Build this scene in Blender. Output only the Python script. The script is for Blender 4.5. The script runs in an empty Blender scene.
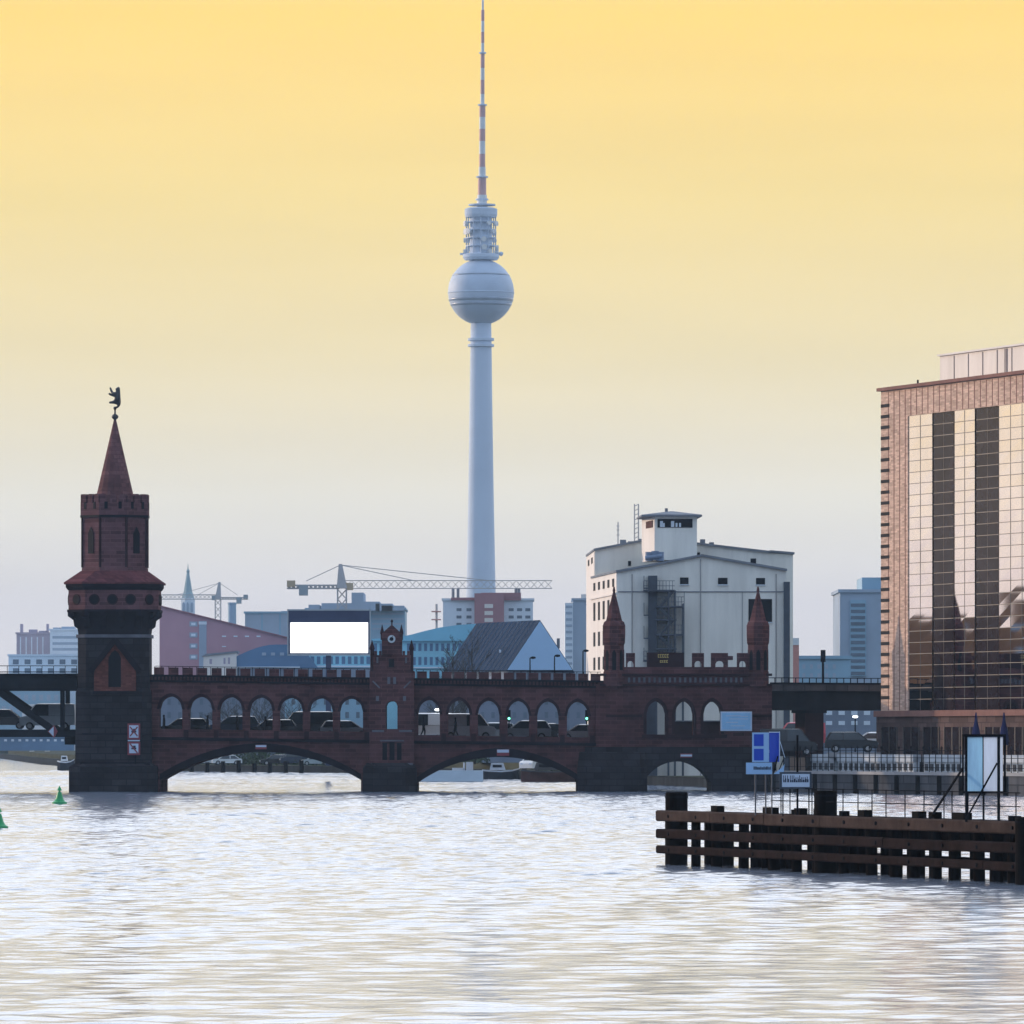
import bpy, bmesh, math, random
import numpy as np
from mathutils import Vector, Matrix

# ------------------------------------------------------------------ camera, sky, sun
S = bpy.context.scene
COL = S.collection
R = math.radians
F, CZ, HZ = 7000.0, 4.37, 741.0          # focal length in pixels, eye height, horizon row


def X(px, D): return (px - 512.0) * D / F
def Z(py, D): return CZ + (HZ - py) * D / F


cam_d = bpy.data.cameras.new('camera')
cam_d.sensor_width = 36.0
cam_d.lens = 36.0 * F / 1024.0
cam_d.shift_y = (HZ - 512.0) / 1024.0
cam_d.clip_start, cam_d.clip_end = 1.0, 20000.0
cam = bpy.data.objects.new('camera', cam_d)
cam.location = (0, 0, CZ)
cam.rotation_euler = (R(90), 0, 0)
COL.objects.link(cam)
S.camera = cam

SUN_AZ, SUN_EL = -62.0, 11.0              # degrees left of the view axis, above the horizon
sun_dir = Vector((math.sin(R(SUN_AZ)) * math.cos(R(SUN_EL)), math.cos(R(SUN_AZ)) * math.cos(R(SUN_EL)), math.sin(R(SUN_EL))))
sd = bpy.data.lights.new('sun', 'SUN')
sd.energy, sd.angle, sd.color = 3.0, R(0.6), (1.0, 0.76, 0.55)
so = bpy.data.objects.new('sun', sd)
so.rotation_euler = (-sun_dir).to_track_quat('-Z', 'Y').to_euler()
so.location = (-200, 100, 200)
COL.objects.link(so)

S.view_settings.view_transform = 'Standard'
S.view_settings.look = 'None'
S.view_settings.exposure = 0.0
S.view_settings.gamma = 1.0
S.render.engine = 'CYCLES'
S.cycles.use_denoising = True
S.cycles.volume_bounces = 0
S.cycles.max_bounces = 6


def lin(c):
    return tuple(((v / 255.0) / 12.92 if v <= 10 else (((v / 255.0) + 0.055) / 1.055) ** 2.4) for v in c)


W = bpy.data.worlds.new('World')
S.world = W
W.use_nodes = True
nt = W.node_tree
nt.nodes.clear()
N, L = nt.nodes.new, nt.links.new


def wmath(op, a, b=None, clamp=False):
    n = N('ShaderNodeMath'); n.operation = op; n.use_clamp = clamp
    for i, v in enumerate((a, b)):
        if v is None: continue
        if isinstance(v, (int, float)): n.inputs[i].default_value = v
        else: L(v, n.inputs[i])
    return n.outputs[0]


def wmix(kind, fac, a, b):
    n = N('ShaderNodeMix'); n.data_type = 'RGBA'; n.blend_type = kind
    for i, v in ((0, fac), (6, a), (7, b)):
        if isinstance(v, (int, float)): n.inputs[i].default_value = v
        elif isinstance(v, tuple): n.inputs[i].default_value = (*v, 1)
        else: L(v, n.inputs[i])
    return n.outputs[2]


def wramp(fac, stops):
    n = N('ShaderNodeValToRGB')
    e = n.color_ramp.elements
    e[0].position, e[0].color = stops[0][0], (*stops[0][1], 1)
    e[1].position, e[1].color = stops[-1][0], (*stops[-1][1], 1)
    for p, c in stops[1:-1]:
        k = e.new(p); k.color = (*c, 1)
    L(fac, n.inputs[0])
    return n.outputs[0]


def zrow(y): return math.sin(math.atan((HZ - y) / F))


tc = N('ShaderNodeTexCoord')
sep = N('ShaderNodeSeparateXYZ'); L(tc.outputs['Generated'], sep.inputs[0])
sx, sy, sz = sep.outputs
zf = wmath('DIVIDE', sz, 0.5, True)
P = lambda y: zrow(y) / 0.5
SKY = [(0.0, (0.73, 0.72, 0.77)), (P(600), (0.73, 0.72, 0.76)), (P(500), (0.87, 0.83, 0.73)), (P(350), (0.96, 0.80, 0.45)),
       (P(200), (1.06, 0.80, 0.27)), (P(0), (1.22, 0.80, 0.12)), (0.219, (1.35, 1.2, 1.0)), (0.229, (1.9, 1.94, 2.05)), (0.6, (2.0, 2.1, 2.3)), (0.85, (1.5, 1.7, 2.0)), (1.0, (0.8, 0.95, 1.2))]
front = wmix('MULTIPLY', 1.0, wramp(zf, [(p, tuple(v / 4 for v in c)) for p, c in SKY]), (4.0, 4.0, 4.0))
back = wramp(zf, [(0.0, (0.40, 0.51, 0.70)), (0.4, (0.42, 0.56, 0.78)), (1.0, (0.6, 0.75, 1.0))])
mr = N('ShaderNodeMapRange'); mr.interpolation_type = 'SMOOTHSTEP'
L(sy, mr.inputs[0]); mr.inputs[1].default_value = -0.35; mr.inputs[2].default_value = 0.55
dome = wmix('MIX', mr.outputs[0], back, front)
# warm glow of the setting sun, out of the frame to the left
dn = N('ShaderNodeVectorMath'); dn.operation = 'DOT_PRODUCT'
L(tc.outputs['Generated'], dn.inputs[0]); dn.inputs[1].default_value = sun_dir
glow = wmath('POWER', wmath('MAXIMUM', dn.outputs['Value'], 0.0), 14.0)
glc = wmix('MULTIPLY', 1.0, (0.9, 0.50, 0.26), glow)
dome = wmix('ADD', 1.0, dome, glc)
# thin streaks of high cloud
mp = N('ShaderNodeMapping'); mp.inputs['Scale'].default_value = (7, 7, 70); L(tc.outputs['Generated'], mp.inputs[0])
nz = N('ShaderNodeTexNoise'); nz.inputs['Scale'].default_value = 1.6; nz.inputs['Detail'].default_value = 5
L(mp.outputs[0], nz.inputs['Vector'])
stk = N('ShaderNodeMapRange'); L(nz.outputs[0], stk.inputs[0]); stk.inputs[1].default_value = 0.3; stk.inputs[2].default_value = 0.7
stk.inputs[3].default_value = 0.975; stk.inputs[4].default_value = 1.025
dome = wmix('MULTIPLY', 1.0, dome, stk.outputs[0])
sky = N('ShaderNodeTexSky'); sky.sky_type = 'NISHITA'; sky.sun_disc = False
sky.sun_elevation, sky.sun_rotation = R(SUN_EL), R(SUN_AZ)
dome10 = wmix('MULTIPLY', 1.0, dome, (10.0, 10.0, 10.0))
nish = wmix('MULTIPLY', 1.0, sky.outputs[0], (0.05, 0.05, 0.05))
bg = N('ShaderNodeBackground'); bg.inputs[1].default_value = 0.1
L(wmix('ADD', 1.0, dome10, nish), bg.inputs[0])
out = N('ShaderNodeOutputWorld'); L(bg.outputs[0], out.inputs[0])

# ------------------------------------------------------------------ materials
MATS = {}


def mat(name, col, rough=0.7, var=0.18, scale=0.6, metal=0.0, spec=0.5, emit=None, estr=1.0, bump=0.0, blocks=None, streak=False, groove=None):
    m = bpy.data.materials.new(name); m.use_nodes = True
    t = m.node_tree; b = t.nodes['Principled BSDF']
    b.inputs['Roughness'].default_value = rough
    b.inputs['Metallic'].default_value = metal
    b.inputs['Specular IOR Level'].default_value = 0.015 if (rough >= 0.7 and spec == 0.5) else spec
    if emit:
        b.inputs['Emission Color'].default_value = (*emit, 1); b.inputs['Emission Strength'].default_value = estr
    co = t.nodes.new('ShaderNodeTexCoord')
    mp = t.nodes.new('ShaderNodeMapping'); t.links.new(co.outputs['Object'], mp.inputs[0])
    if streak: mp.inputs['Scale'].default_value = (1.0, 1.0, 0.15)
    n = t.nodes.new('ShaderNodeTexNoise'); n.inputs['Scale'].default_value = scale; n.inputs['Detail'].default_value = 6
    n.inputs['Roughness'].default_value = 0.65
    t.links.new(mp.outputs[0], n.inputs['Vector'])
    r = t.nodes.new('ShaderNodeValToRGB'); t.links.new(n.outputs[0], r.inputs[0])
    r.color_ramp.elements[0].position, r.color_ramp.elements[1].position = 0.3, 0.7
    r.color_ramp.elements[0].color = (*[c * (1 - var) for c in col], 1)
    r.color_ramp.elements[1].color = (*[min(1, c * (1 + var)) for c in col], 1)
    src = r.outputs[0]
    if blocks:                                   # masonry: block length, course height, joint shade
        bw, bh, js = blocks
        sp = t.nodes.new('ShaderNodeSeparateXYZ'); t.links.new(co.outputs['Object'], sp.inputs[0])
        ad = t.nodes.new('ShaderNodeMath'); t.links.new(sp.outputs[0], ad.inputs[0]); t.links.new(sp.outputs[1], ad.inputs[1])
        cb = t.nodes.new('ShaderNodeCombineXYZ'); t.links.new(ad.outputs[0], cb.inputs[0]); t.links.new(sp.outputs[2], cb.inputs[1])
        k = t.nodes.new('ShaderNodeTexBrick'); t.links.new(cb.outputs[0], k.inputs['Vector'])
        k.inputs['Scale'].default_value = 1.0; k.inputs['Brick Width'].default_value = bw; k.inputs['Row Height'].default_value = bh
        k.inputs['Mortar Size'].default_value = bh * 0.07
        k.inputs['Color1'].default_value = (0.72, 0.72, 0.72, 1); k.inputs['Color2'].default_value = (1.25, 1.25, 1.25, 1)
        k.inputs['Mortar'].default_value = (js, js, js, 1)
        x = t.nodes.new('ShaderNodeMix'); x.data_type = 'RGBA'; x.blend_type = 'MULTIPLY'; x.inputs[0].default_value = 1
        t.links.new(src, x.inputs[6]); t.links.new(k.outputs[0], x.inputs[7]); src = x.outputs[2]
    t.links.new(src, b.inputs['Base Color'])
    if bump:
        bp = t.nodes.new('ShaderNodeBump'); bp.inputs['Strength'].default_value = bump; bp.inputs['Distance'].default_value = 0.05
        t.links.new(n.outputs[0], bp.inputs['Height']); t.links.new(bp.outputs[0], b.inputs['Normal'])
    MATS[name] = m
    return m


M = MATS
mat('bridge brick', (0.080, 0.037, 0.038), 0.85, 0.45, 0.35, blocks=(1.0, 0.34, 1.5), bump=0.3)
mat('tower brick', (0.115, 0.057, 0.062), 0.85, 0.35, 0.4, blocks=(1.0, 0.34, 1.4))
mat('orange brick', (0.14, 0.052, 0.042), 0.85, 0.3, 0.9, blocks=(0.5, 0.17, 0.8))
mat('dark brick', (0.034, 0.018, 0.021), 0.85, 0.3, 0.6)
mat('roof tile', (0.115, 0.041, 0.046), 0.8, 0.25, 0.8, blocks=(0.4, 0.3, 0.75))
mat('spire tile', (0.15, 0.072, 0.074), 0.75, 0.3, 0.5, blocks=(0.6, 0.35, 0.75))
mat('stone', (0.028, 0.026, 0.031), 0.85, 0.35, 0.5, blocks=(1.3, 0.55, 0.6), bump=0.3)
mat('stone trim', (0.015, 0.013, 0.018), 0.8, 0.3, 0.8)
mat('pale stone', (0.12, 0.125, 0.15), 0.8, 0.25, 0.8)
mat('window dark', (0.008, 0.009, 0.013), 0.6, 0.2, 0.5, spec=0.04)
mat('iron', (0.007, 0.008, 0.011), 0.8, 0.3, 1.5)
mat('bronze', (0.02, 0.022, 0.026), 0.5, 0.3, 3.0)
mat('steel deck', (0.014, 0.017, 0.022), 0.75, 0.3, 0.5)
mat('asphalt', (0.035, 0.035, 0.04), 0.9, 0.2, 0.5)
mat('concrete', (0.30, 0.30, 0.31), 0.85, 0.2, 0.4)
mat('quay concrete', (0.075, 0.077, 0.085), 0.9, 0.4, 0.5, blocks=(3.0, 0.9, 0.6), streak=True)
mat('pale wall', (0.46, 0.51, 0.57), 0.8, 0.2, 0.6)
mat('ground earth', (0.055, 0.06, 0.042), 0.95, 0.3, 0.05)
mat('grass', (0.06, 0.09, 0.035), 0.95, 0.35, 0.3)
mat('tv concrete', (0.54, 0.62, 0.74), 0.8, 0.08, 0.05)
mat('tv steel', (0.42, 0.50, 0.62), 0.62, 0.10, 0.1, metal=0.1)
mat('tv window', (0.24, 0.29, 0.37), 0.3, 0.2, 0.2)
mat('mast red', (0.52, 0.26, 0.24), 0.6, 0.1, 0.2)
mat('mast white', (0.65, 0.66, 0.66), 0.6, 0.08, 0.2)
mat('white render', (0.76, 0.75, 0.69), 0.85, 0.20, 0.30, streak=True)
mat('cream render', (0.72, 0.68, 0.64), 0.85, 0.08, 0.3, streak=True)  # on the warehouse flanks it stands for warm sunlight on white render
mat('roof felt', (0.20, 0.22, 0.25), 0.85, 0.25, 0.3)
mat('stair steel', (0.04, 0.055, 0.08), 0.55, 0.3, 0.7)
mat('office brick', (0.54, 0.385, 0.305), 0.85, 0.10, 0.4, blocks=(0.45, 0.16, 0.9))
mat('office coping', (0.22, 0.12, 0.10), 0.7, 0.2, 0.5)
mat('podium stone', (0.11, 0.075, 0.068), 0.8, 0.2, 0.5, blocks=(1.2, 0.7, 0.75))
mat('zinc panel', (0.50, 0.47, 0.46), 0.5, 0.15, 0.5, streak=True)
mat('mirror glass', (0.77, 0.72, 0.71), 0.03, 0.05, 0.3, metal=1.0, bump=0.0)
mat('dark glass', (0.022, 0.015, 0.017), 0.12, 0.3, 0.4, spec=0.07)
mat('shaded quay', (0.022, 0.026, 0.03), 0.9, 0.5, 0.5, blocks=(3.0, 0.9, 0.6), streak=True)  # quay concrete darkened, the far bank's shade put into its colour
mat('zinc joint', (0.30, 0.27, 0.26), 0.7, 0.2, 0.5)
mat('far bank brick', (0.24, 0.11, 0.05), 0.9, 0.3, 0.2)
mat('sign ice', (0.30, 0.50, 0.76), 0.45, 0.06, 1.0)
mat('mullion', (0.07, 0.058, 0.052), 0.5, 0.2, 0.5)
mat('rose brick', (0.44, 0.27, 0.32), 0.85, 0.12, 0.1)
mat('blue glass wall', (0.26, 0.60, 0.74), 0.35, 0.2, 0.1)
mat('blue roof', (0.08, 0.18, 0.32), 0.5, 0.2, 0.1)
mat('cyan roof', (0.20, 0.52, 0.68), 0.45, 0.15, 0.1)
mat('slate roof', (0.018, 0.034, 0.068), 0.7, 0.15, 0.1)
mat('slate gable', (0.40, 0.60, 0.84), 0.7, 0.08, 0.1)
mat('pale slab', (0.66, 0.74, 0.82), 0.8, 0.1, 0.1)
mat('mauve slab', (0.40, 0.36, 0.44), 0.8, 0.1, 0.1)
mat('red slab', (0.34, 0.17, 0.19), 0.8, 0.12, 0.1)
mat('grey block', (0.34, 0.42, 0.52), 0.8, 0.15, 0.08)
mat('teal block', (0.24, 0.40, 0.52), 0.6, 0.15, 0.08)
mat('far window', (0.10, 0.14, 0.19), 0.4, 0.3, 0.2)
mat('copper green', (0.32, 0.44, 0.48), 0.7, 0.2, 0.1)
mat('crane grey', (0.42, 0.42, 0.43), 0.6, 0.15, 0.3)
mat('crane ochre', (0.45, 0.36, 0.24), 0.6, 0.15, 0.3)
mat('counterweight', (0.34, 0.40, 0.44), 0.8, 0.15, 0.3)
mat('billboard navy', (0.02, 0.035, 0.09), 0.5, 0.15, 0.3)
mat('screen', (0.8, 0.8, 0.8), 0.4, 0.0, 0.3, emit=(1, 1, 1), estr=1.6)
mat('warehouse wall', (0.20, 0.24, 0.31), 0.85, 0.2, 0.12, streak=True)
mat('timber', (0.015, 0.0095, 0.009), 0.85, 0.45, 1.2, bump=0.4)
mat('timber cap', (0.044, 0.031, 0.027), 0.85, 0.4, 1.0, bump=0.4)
mat('pile', (0.005, 0.004, 0.004), 0.8, 0.4, 1.5)
mat('sign blue', (0.003, 0.052, 0.46), 0.45, 0.08, 1.0)
mat('sign white', (0.50, 0.60, 0.74), 0.45, 0.06, 1.0)
mat('sign pale blue', (0.26, 0.52, 0.78), 0.4, 0.10, 1.2)
mat('sign red', (0.22, 0.035, 0.05), 0.5, 0.1, 1.0)
mat('sign mark', (0.02, 0.03, 0.06), 0.5, 0.1, 1.0)
mat('board blue', (0.30, 0.56, 0.88), 0.35, 0.35, 1.6, streak=True)
mat('board pale', (0.60, 0.70, 0.88), 0.35, 0.2, 1.6, streak=True)
mat('buoy green', (0.005, 0.30, 0.09), 0.4, 0.1, 2.0)
mat('gold', (0.65, 0.50, 0.16), 0.4, 0.1, 2.0, metal=0.3)
mat('dial', (0.50, 0.58, 0.62), 0.5, 0.05, 1.0)
mat('paint black', (0.010, 0.012, 0.015), 0.2, 0.1, 1.0)
mat('paint dark blue', (0.02, 0.035, 0.07), 0.25, 0.1, 1.0)
mat('paint silver', (0.40, 0.44, 0.48), 0.3, 0.06, 1.0)
mat('paint white', (0.72, 0.74, 0.76), 0.3, 0.05, 1.0)
mat('paint red', (0.55, 0.08, 0.11), 0.4, 0.1, 1.0)
mat('car glass', (0.03, 0.04, 0.05), 0.08, 0.1, 1.0)
mat('tyre', (0.02, 0.02, 0.02), 0.9, 0.1, 1.0)
mat('rim', (0.35, 0.36, 0.38), 0.4, 0.1, 1.0)
mat('coat', (0.02, 0.021, 0.026), 0.9, 0.2, 3.0)
mat('skin', (0.42, 0.27, 0.20), 0.6, 0.05, 3.0)
mat('bark', (0.06, 0.06, 0.06), 0.9, 0.3, 0.5)
mat('leaf', (0.055, 0.08, 0.045), 0.85, 0.5, 0.6)
mat('boat roof', (0.26, 0.36, 0.46), 0.6, 0.1, 0.4)
mat('boat hull', (0.03, 0.035, 0.045), 0.6, 0.2, 0.4)
mat('rust', (0.10, 0.055, 0.05), 0.85, 0.4, 0.5)
mat('parasol', (0.02, 0.022, 0.075), 0.8, 0.2, 1.0)
mat('lamp glow', (0.9, 0.9, 0.9), 0.4, 0.0, 1.0, emit=(0.95, 1.0, 1.0), estr=3.0)
mat('signal green', (0.1, 0.8, 0.5), 0.4, 0.0, 1.0, emit=(0.2, 1.0, 0.6), estr=3.0)
mat('tank blue', (0.16, 0.22, 0.32), 0.5, 0.15, 1.0)

for nm_ in ('board blue', 'board pale'):
    t = MATS[nm_].node_tree; b = t.nodes['Principled BSDF']; o_ = [n for n in t.nodes if n.type == 'OUTPUT_MATERIAL'][0]
    tr = t.nodes.new('ShaderNodeBsdfTranslucent'); mxs = t.nodes.new('ShaderNodeMixShader'); mxs.inputs[0].default_value = 0.55
    t.links.new(b.inputs['Base Color'].links[0].from_socket, tr.inputs[0])
    t.links.new(b.outputs[0], mxs.inputs[1]); t.links.new(tr.outputs[0], mxs.inputs[2]); t.links.new(mxs.outputs[0], o_.inputs[0])

# ------------------------------------------------------------------ mesh helpers
ORG = {}


class MB:
    def __init__(s): s.v, s.f = [], []

    def poly(s, pts):
        n = len(s.v); s.v += [tuple(p) for p in pts]; s.f.append(tuple(range(n, n + len(pts))))

    def loft(s, rings, c0=True, c1=True):
        n = len(s.v); k = len(rings[0])
        for r in rings: s.v += [tuple(p) for p in r]
        for i in range(len(rings) - 1):
            for j in range(k):
                a, b = n + i * k + j, n + i * k + (j + 1) % k
                s.f.append((a, b, b + k, a + k))
        if c0: s.f.append(tuple(range(n + k - 1, n - 1, -1)))
        if c1: s.f.append(tuple(range(n + (len(rings) - 1) * k, n + len(rings) * k)))
        return s

    def box(s, x0, x1, y0, y1, z0, z1):
        q = [(x0, y0), (x1, y0), (x1, y1), (x0, y1)]
        return s.loft([[(*p, z0) for p in q], [(*p, z1) for p in q]])

    def prism(s, pts, z0, z1):
        return s.loft([[(p[0], p[1], z0) for p in pts], [(p[0], p[1], z1) for p in pts]])

    def extr(s, pts, vec):
        v = Vector(vec)
        return s.loft([[tuple(p) for p in pts], [tuple(Vector(p) + v) for p in pts]])

    def beam(s, p0, p1, w, h=None):
        p0, p1 = Vector(p0), Vector(p1); h = h or w
        d = (p1 - p0).normalized()
        u = d.cross(Vector((0, 0, 1)))
        u = Vector((1, 0, 0)) if u.length < 1e-4 else u.normalized()
        t = u.cross(d)
        o = [u * (a * w / 2) + t * (b * h / 2) for a, b in ((-1, -1), (1, -1), (1, 1), (-1, 1))]
        return s.loft([[p0 + k for k in o], [p1 + k for k in o]])

    def cyl(s, p0, p1, r0, r1=None, n=8):
        p0, p1 = Vector(p0), Vector(p1); r1 = r0 if r1 is None else r1
        d = (p1 - p0).normalized()
        u = d.orthogonal().normalized(); t = d.cross(u)
        q = [u * math.cos(2 * math.pi * i / n) + t * math.sin(2 * math.pi * i / n) for i in range(n)]
        return s.loft([[p0 + k * r0 for k in q], [p1 + k * r1 for k in q]])

    def lathe(s, cx, cy, prof, n=16, ph=0.0):
        rings = [[(cx + r * math.cos(ph + 2 * math.pi * i / n), cy + r * math.sin(ph + 2 * math.pi * i / n), z) for i in range(n)] for r, z in prof]
        return s.loft(rings)

    def build(s, name, m, parent=None, smooth=False, loc=None):
        o0 = ORG.get(parent.name, Vector()) if parent else Vector(loc or (0, 0, 0))
        me = bpy.data.meshes.new(name)
        me.from_pydata([tuple(Vector(v) - o0) for v in s.v], [], s.f)
        b = bmesh.new(); b.from_mesh(me)
        bmesh.ops.recalc_face_normals(b, faces=b.faces); b.to_mesh(me); b.free()
        if smooth:
            for p in me.polygons: p.use_smooth = True
        me.materials.append(M[m])
        o = bpy.data.objects.new(name, me); COL.objects.link(o)
        if parent: o.parent = parent
        else: o.location = o0
        ORG[o.name] = o0
        return o


def each(mb, name, m, parent=None):
    """build every connected piece of mb as a part of its own"""
    lead = list(range(len(mb.v)))
    def find(i):
        while lead[i] != i: lead[i] = lead[lead[i]]; i = lead[i]
        return i
    for f in mb.f:
        for k in f[1:]: lead[find(k)] = find(f[0])
    groups = {}
    for f in mb.f: groups.setdefault(find(f[0]), []).append(f)
    outl = []
    for fs in groups.values():
        q = MB(); idx = {}
        for f in fs:
            for k in f:
                if k not in idx: idx[k] = len(q.v); q.v.append(mb.v[k])
            q.f.append(tuple(idx[k] for k in f))
        outl.append(q.build(name, m, parent))
    return outl


def tag(o, label=None, cat=None, group=None, kind=None):
    for k, v in (('label', label), ('category', cat), ('group', group), ('kind', kind)):
        if v: o[k] = v
    return o


def thing(name, label, cat, loc, group=None, local=False):
    o = bpy.data.objects.new(name, None); COL.objects.link(o)
    o.empty_display_size = 0.5
    o.location = loc
    ORG[o.name] = Vector() if local else Vector(loc)
    return tag(o, label, cat, group)


def dup(root, loc, rz=0.0, label=None, name=None):
    r = root.copy(); COL.objects.link(r); r.location = loc; r.rotation_euler = (0, 0, rz)
    if label: r['label'] = label
    for ch in list(root.children):
        c = ch.copy(); COL.objects.link(c); c.parent = r
        for g in list(ch.children):
            d = g.copy(); COL.objects.link(d); d.parent = c
    return r


def wrect(D, a, b, t, bo, d0=0.06, d1=0.0):
    """pane on a wall that faces the river at distance D, given by its columns and rows"""
    return MB().box(X(a, D), X(b, D), D - d0, D - d1, Z(bo, D), Z(t, D))


def windows(root, D, cells, m='far window', name='window'):
    for a, b, t, bo in cells: wrect(D, a, b, t, bo).build(name, m, root)


# ------------------------------------------------------------------ water and ground
WAVE_SLOPE = 0.10
wm = bpy.data.materials.new('river water'); wm.use_nodes = True
t = wm.node_tree; b = t.nodes['Principled BSDF']
b.inputs['Base Color'].default_value = (0.15, 0.185, 0.245, 1)
b.inputs['Roughness'].default_value = 0.13
b.inputs['IOR'].default_value = 1.333
co = t.nodes.new('ShaderNodeTexCoord')
prev = None
for sc, dist, rot, st in ((0.9, 0.034, -0.5, 1.0), (2.6, 0.014, 0.9, 0.8)):
    mp = t.nodes.new('ShaderNodeMapping'); t.links.new(co.outputs['Object'], mp.inputs[0])
    mp.inputs['Rotation'].default_value = (0, 0, rot * 0.35); mp.inputs['Scale'].default_value = (0.75, 1.0, 1.0)
    n = t.nodes.new('ShaderNodeTexNoise'); n.inputs['Scale'].default_value = sc; n.inputs['Detail'].default_value = 2.5
    n.inputs['Distortion'].default_value = 0.4
    t.links.new(mp.outputs[0], n.inputs['Vector'])
    bp = t.nodes.new('ShaderNodeBump'); bp.inputs['Strength'].default_value = st; bp.inputs['Distance'].default_value = dist
    t.links.new(n.outputs[0], bp.inputs['Height'])
    if prev: t.links.new(prev.outputs[0], bp.inputs['Normal'])
    prev = bp
t.links.new(prev.outputs[0], b.inputs['Normal'])
MATS['river water'] = wm
# real waves where the river fills the view, a calm sheet just below them elsewhere
rng = np.random.default_rng(7)
NR, NC = 3300, 440
yy = 88.0 * (1020.0 / 88.0) ** (np.linspace(0, 1, NR) ** 1.0)
yy = 0.45 * yy + 0.55 * np.linspace(88.0, 1020.0, NR)
uu_ = np.linspace(-1, 1, NC)
YY = np.repeat(yy[:, None], NC, 1)
XX = uu_[None, :] * (24.0 + 0.095 * YY)
ZZ = np.zeros_like(XX)
WAVES = 46
for i in range(WAVES):
    lam = 0.6 * (3.4 / 0.6) ** rng.random()
    th = rng.normal(0.25, 0.75)
    k_ = 2 * math.pi / lam
    slope = WAVE_SLOPE / math.sqrt(WAVES / 2.0)
    amp = slope / k_
    # groups of waves: the height of every train drifts slowly over the surface
    env = 0.75 + 0.45 * np.sin(XX * rng.uniform(-.03, .03) + YY * rng.uniform(-.02, .02) + rng.uniform(0, 6.28))
    ZZ += amp * env * np.sin(k_ * (XX * math.sin(th) + YY * math.cos(th)) + rng.uniform(0, 6.28))
patch = np.ones_like(XX)
for i in range(9):
    l_ = rng.uniform(25, 120); th = rng.uniform(0, 6.28)
    patch += 0.16 * np.sin(2 * math.pi / l_ * (XX * math.sin(th) * .6 + YY * math.cos(th) * .8) + rng.uniform(0, 6.28))
ZZ *= np.clip(patch, .6, 1.45) * np.clip(0.55 + (YY - 110.0) / 420.0, 0.55, 1.2)
me = bpy.data.meshes.new('water')
co_ = np.stack([XX, YY, ZZ], -1).reshape(-1, 3).astype(np.float32)
ii = (np.arange(NR - 1)[:, None] * NC + np.arange(NC - 1)[None, :]).reshape(-1)
fi = np.stack([ii, ii + 1, ii + NC + 1, ii + NC], -1).astype(np.int32)
me.vertices.add(len(co_)); me.vertices.foreach_set('co', co_.ravel())
me.loops.add(fi.size); me.loops.foreach_set('vertex_index', fi.ravel())
me.polygons.add(len(fi)); me.polygons.foreach_set('loop_start', np.arange(0, fi.size, 4, dtype=np.int32))
me.polygons.foreach_set('use_smooth', np.ones(len(fi), dtype=bool))
me.update(calc_edges=True)
me.materials.append(wm)
wo = bpy.data.objects.new('water', me); COL.objects.link(wo)
tag(wo, kind='structure')
mb = MB(); mb.poly([(-3000, -60, -0.3), (3000, -60, -0.3), (3000, 2600, -0.3), (-3000, 2600, -0.3)])
tag(mb.build('calm_water', 'river water'), kind='structure')

SHORE = [(300, 380), (75, 458), (40.5, 548), (22.6, 597), (21.0, 640), (13.6, 690), (3, 780), (-3.9, 850), (-20.6, 950), (-50, 1010), (-94, 1400), (-139, 1900)]
mb = MB()
mb.loft([[(x, y, -1.0) for x, y in SHORE + [(-3000, 1900), (-3000, 3600), (3000, 3600), (3000, 380)]],
         [(x, y, 0.9) for x, y in SHORE + [(-3000, 1900), (-3000, 3600), (3000, 3600), (3000, 380)]]])
LB = [(-110, 300), (-110, 650), (-125, 800), (-240, 1880), (-3000, 1880), (-3000, 300)]
mb.loft([[(x, y, -1.0) for x, y in LB], [(x, y, 1.72) for x, y in LB]])
tag(mb.build('ground', 'ground earth'), kind='structure')

TERR = [(300, 380.2), (75.2, 458), (40.6, 548.2), (22.7, 597.2), (26.5, 625), (44, 690), (44, 790), (9, 800), (0, 850), (-15.6, 946), (-17, 1041), (-52.5, 1045), (-92, 1405), (-137, 1903), (-2990, 1903), (-2990, 3590), (2990, 3590), (2990, 380.2)]
tag(MB().prism(TERR, 0.5, 1.72).build('terrace_ground', 'ground earth'), kind='structure')
# street behind the retaining wall on the right bank
STREET = [(300, 386), (78, 461), (43.6, 550), (26.0, 597), (26.0, 655), (60, 700), (300, 700)]
tag(MB().prism(STREET, 1.0, 3.1).build('street', 'asphalt'), kind='structure')
# grass slope of the far bank seen below the right arch
mb = MB(); mb.loft([[(5, 790, .8), (14, 745, .8), (30, 760, .8), (14, 850, .8)], [(8, 806, 3.2), (15, 768, 3.0), (26, 775, 3.2), (14, 840, 3.4)]])
tag(mb.build('grass_bank', 'grass'), kind='structure')

# ------------------------------------------------------------------ brick bridge
KB = 0.0136


def tl(px, py): return py + (px - 160) * KB       # the bridge falls slightly to the right


BY, BB = 602.5, 616.0                               # front and back faces


def bx(px, D=BY): return X(px, D)
def bz(px, py, D=BY): return Z(tl(px, py), D)


def strip(mb, pts, y0, y1):
    """pts: list of (px, z_bottom, z_top): a wall whose lower and upper edges follow the points"""
    lo0 = [(bx(p), y0, a) for p, a, _ in pts]; up0 = [(bx(p), y0, c) for p, _, c in pts]
    mb.extr(lo0 + up0[::-1], (0, y1 - y0, 0)) if False else None
    rings = [[(bx(p), y0, a), (bx(p), y1, a), (bx(p), y1, c), (bx(p), y0, c)] for p, a, c in pts]
    mb.loft(rings)


def lerp(a, b, t): return a + (b - a) * t


bridge = thing('brick_bridge', 'long dark brick bridge with pointed arcade above wide river arches', 'bridge', (bx(455), BY, 0))


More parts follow.
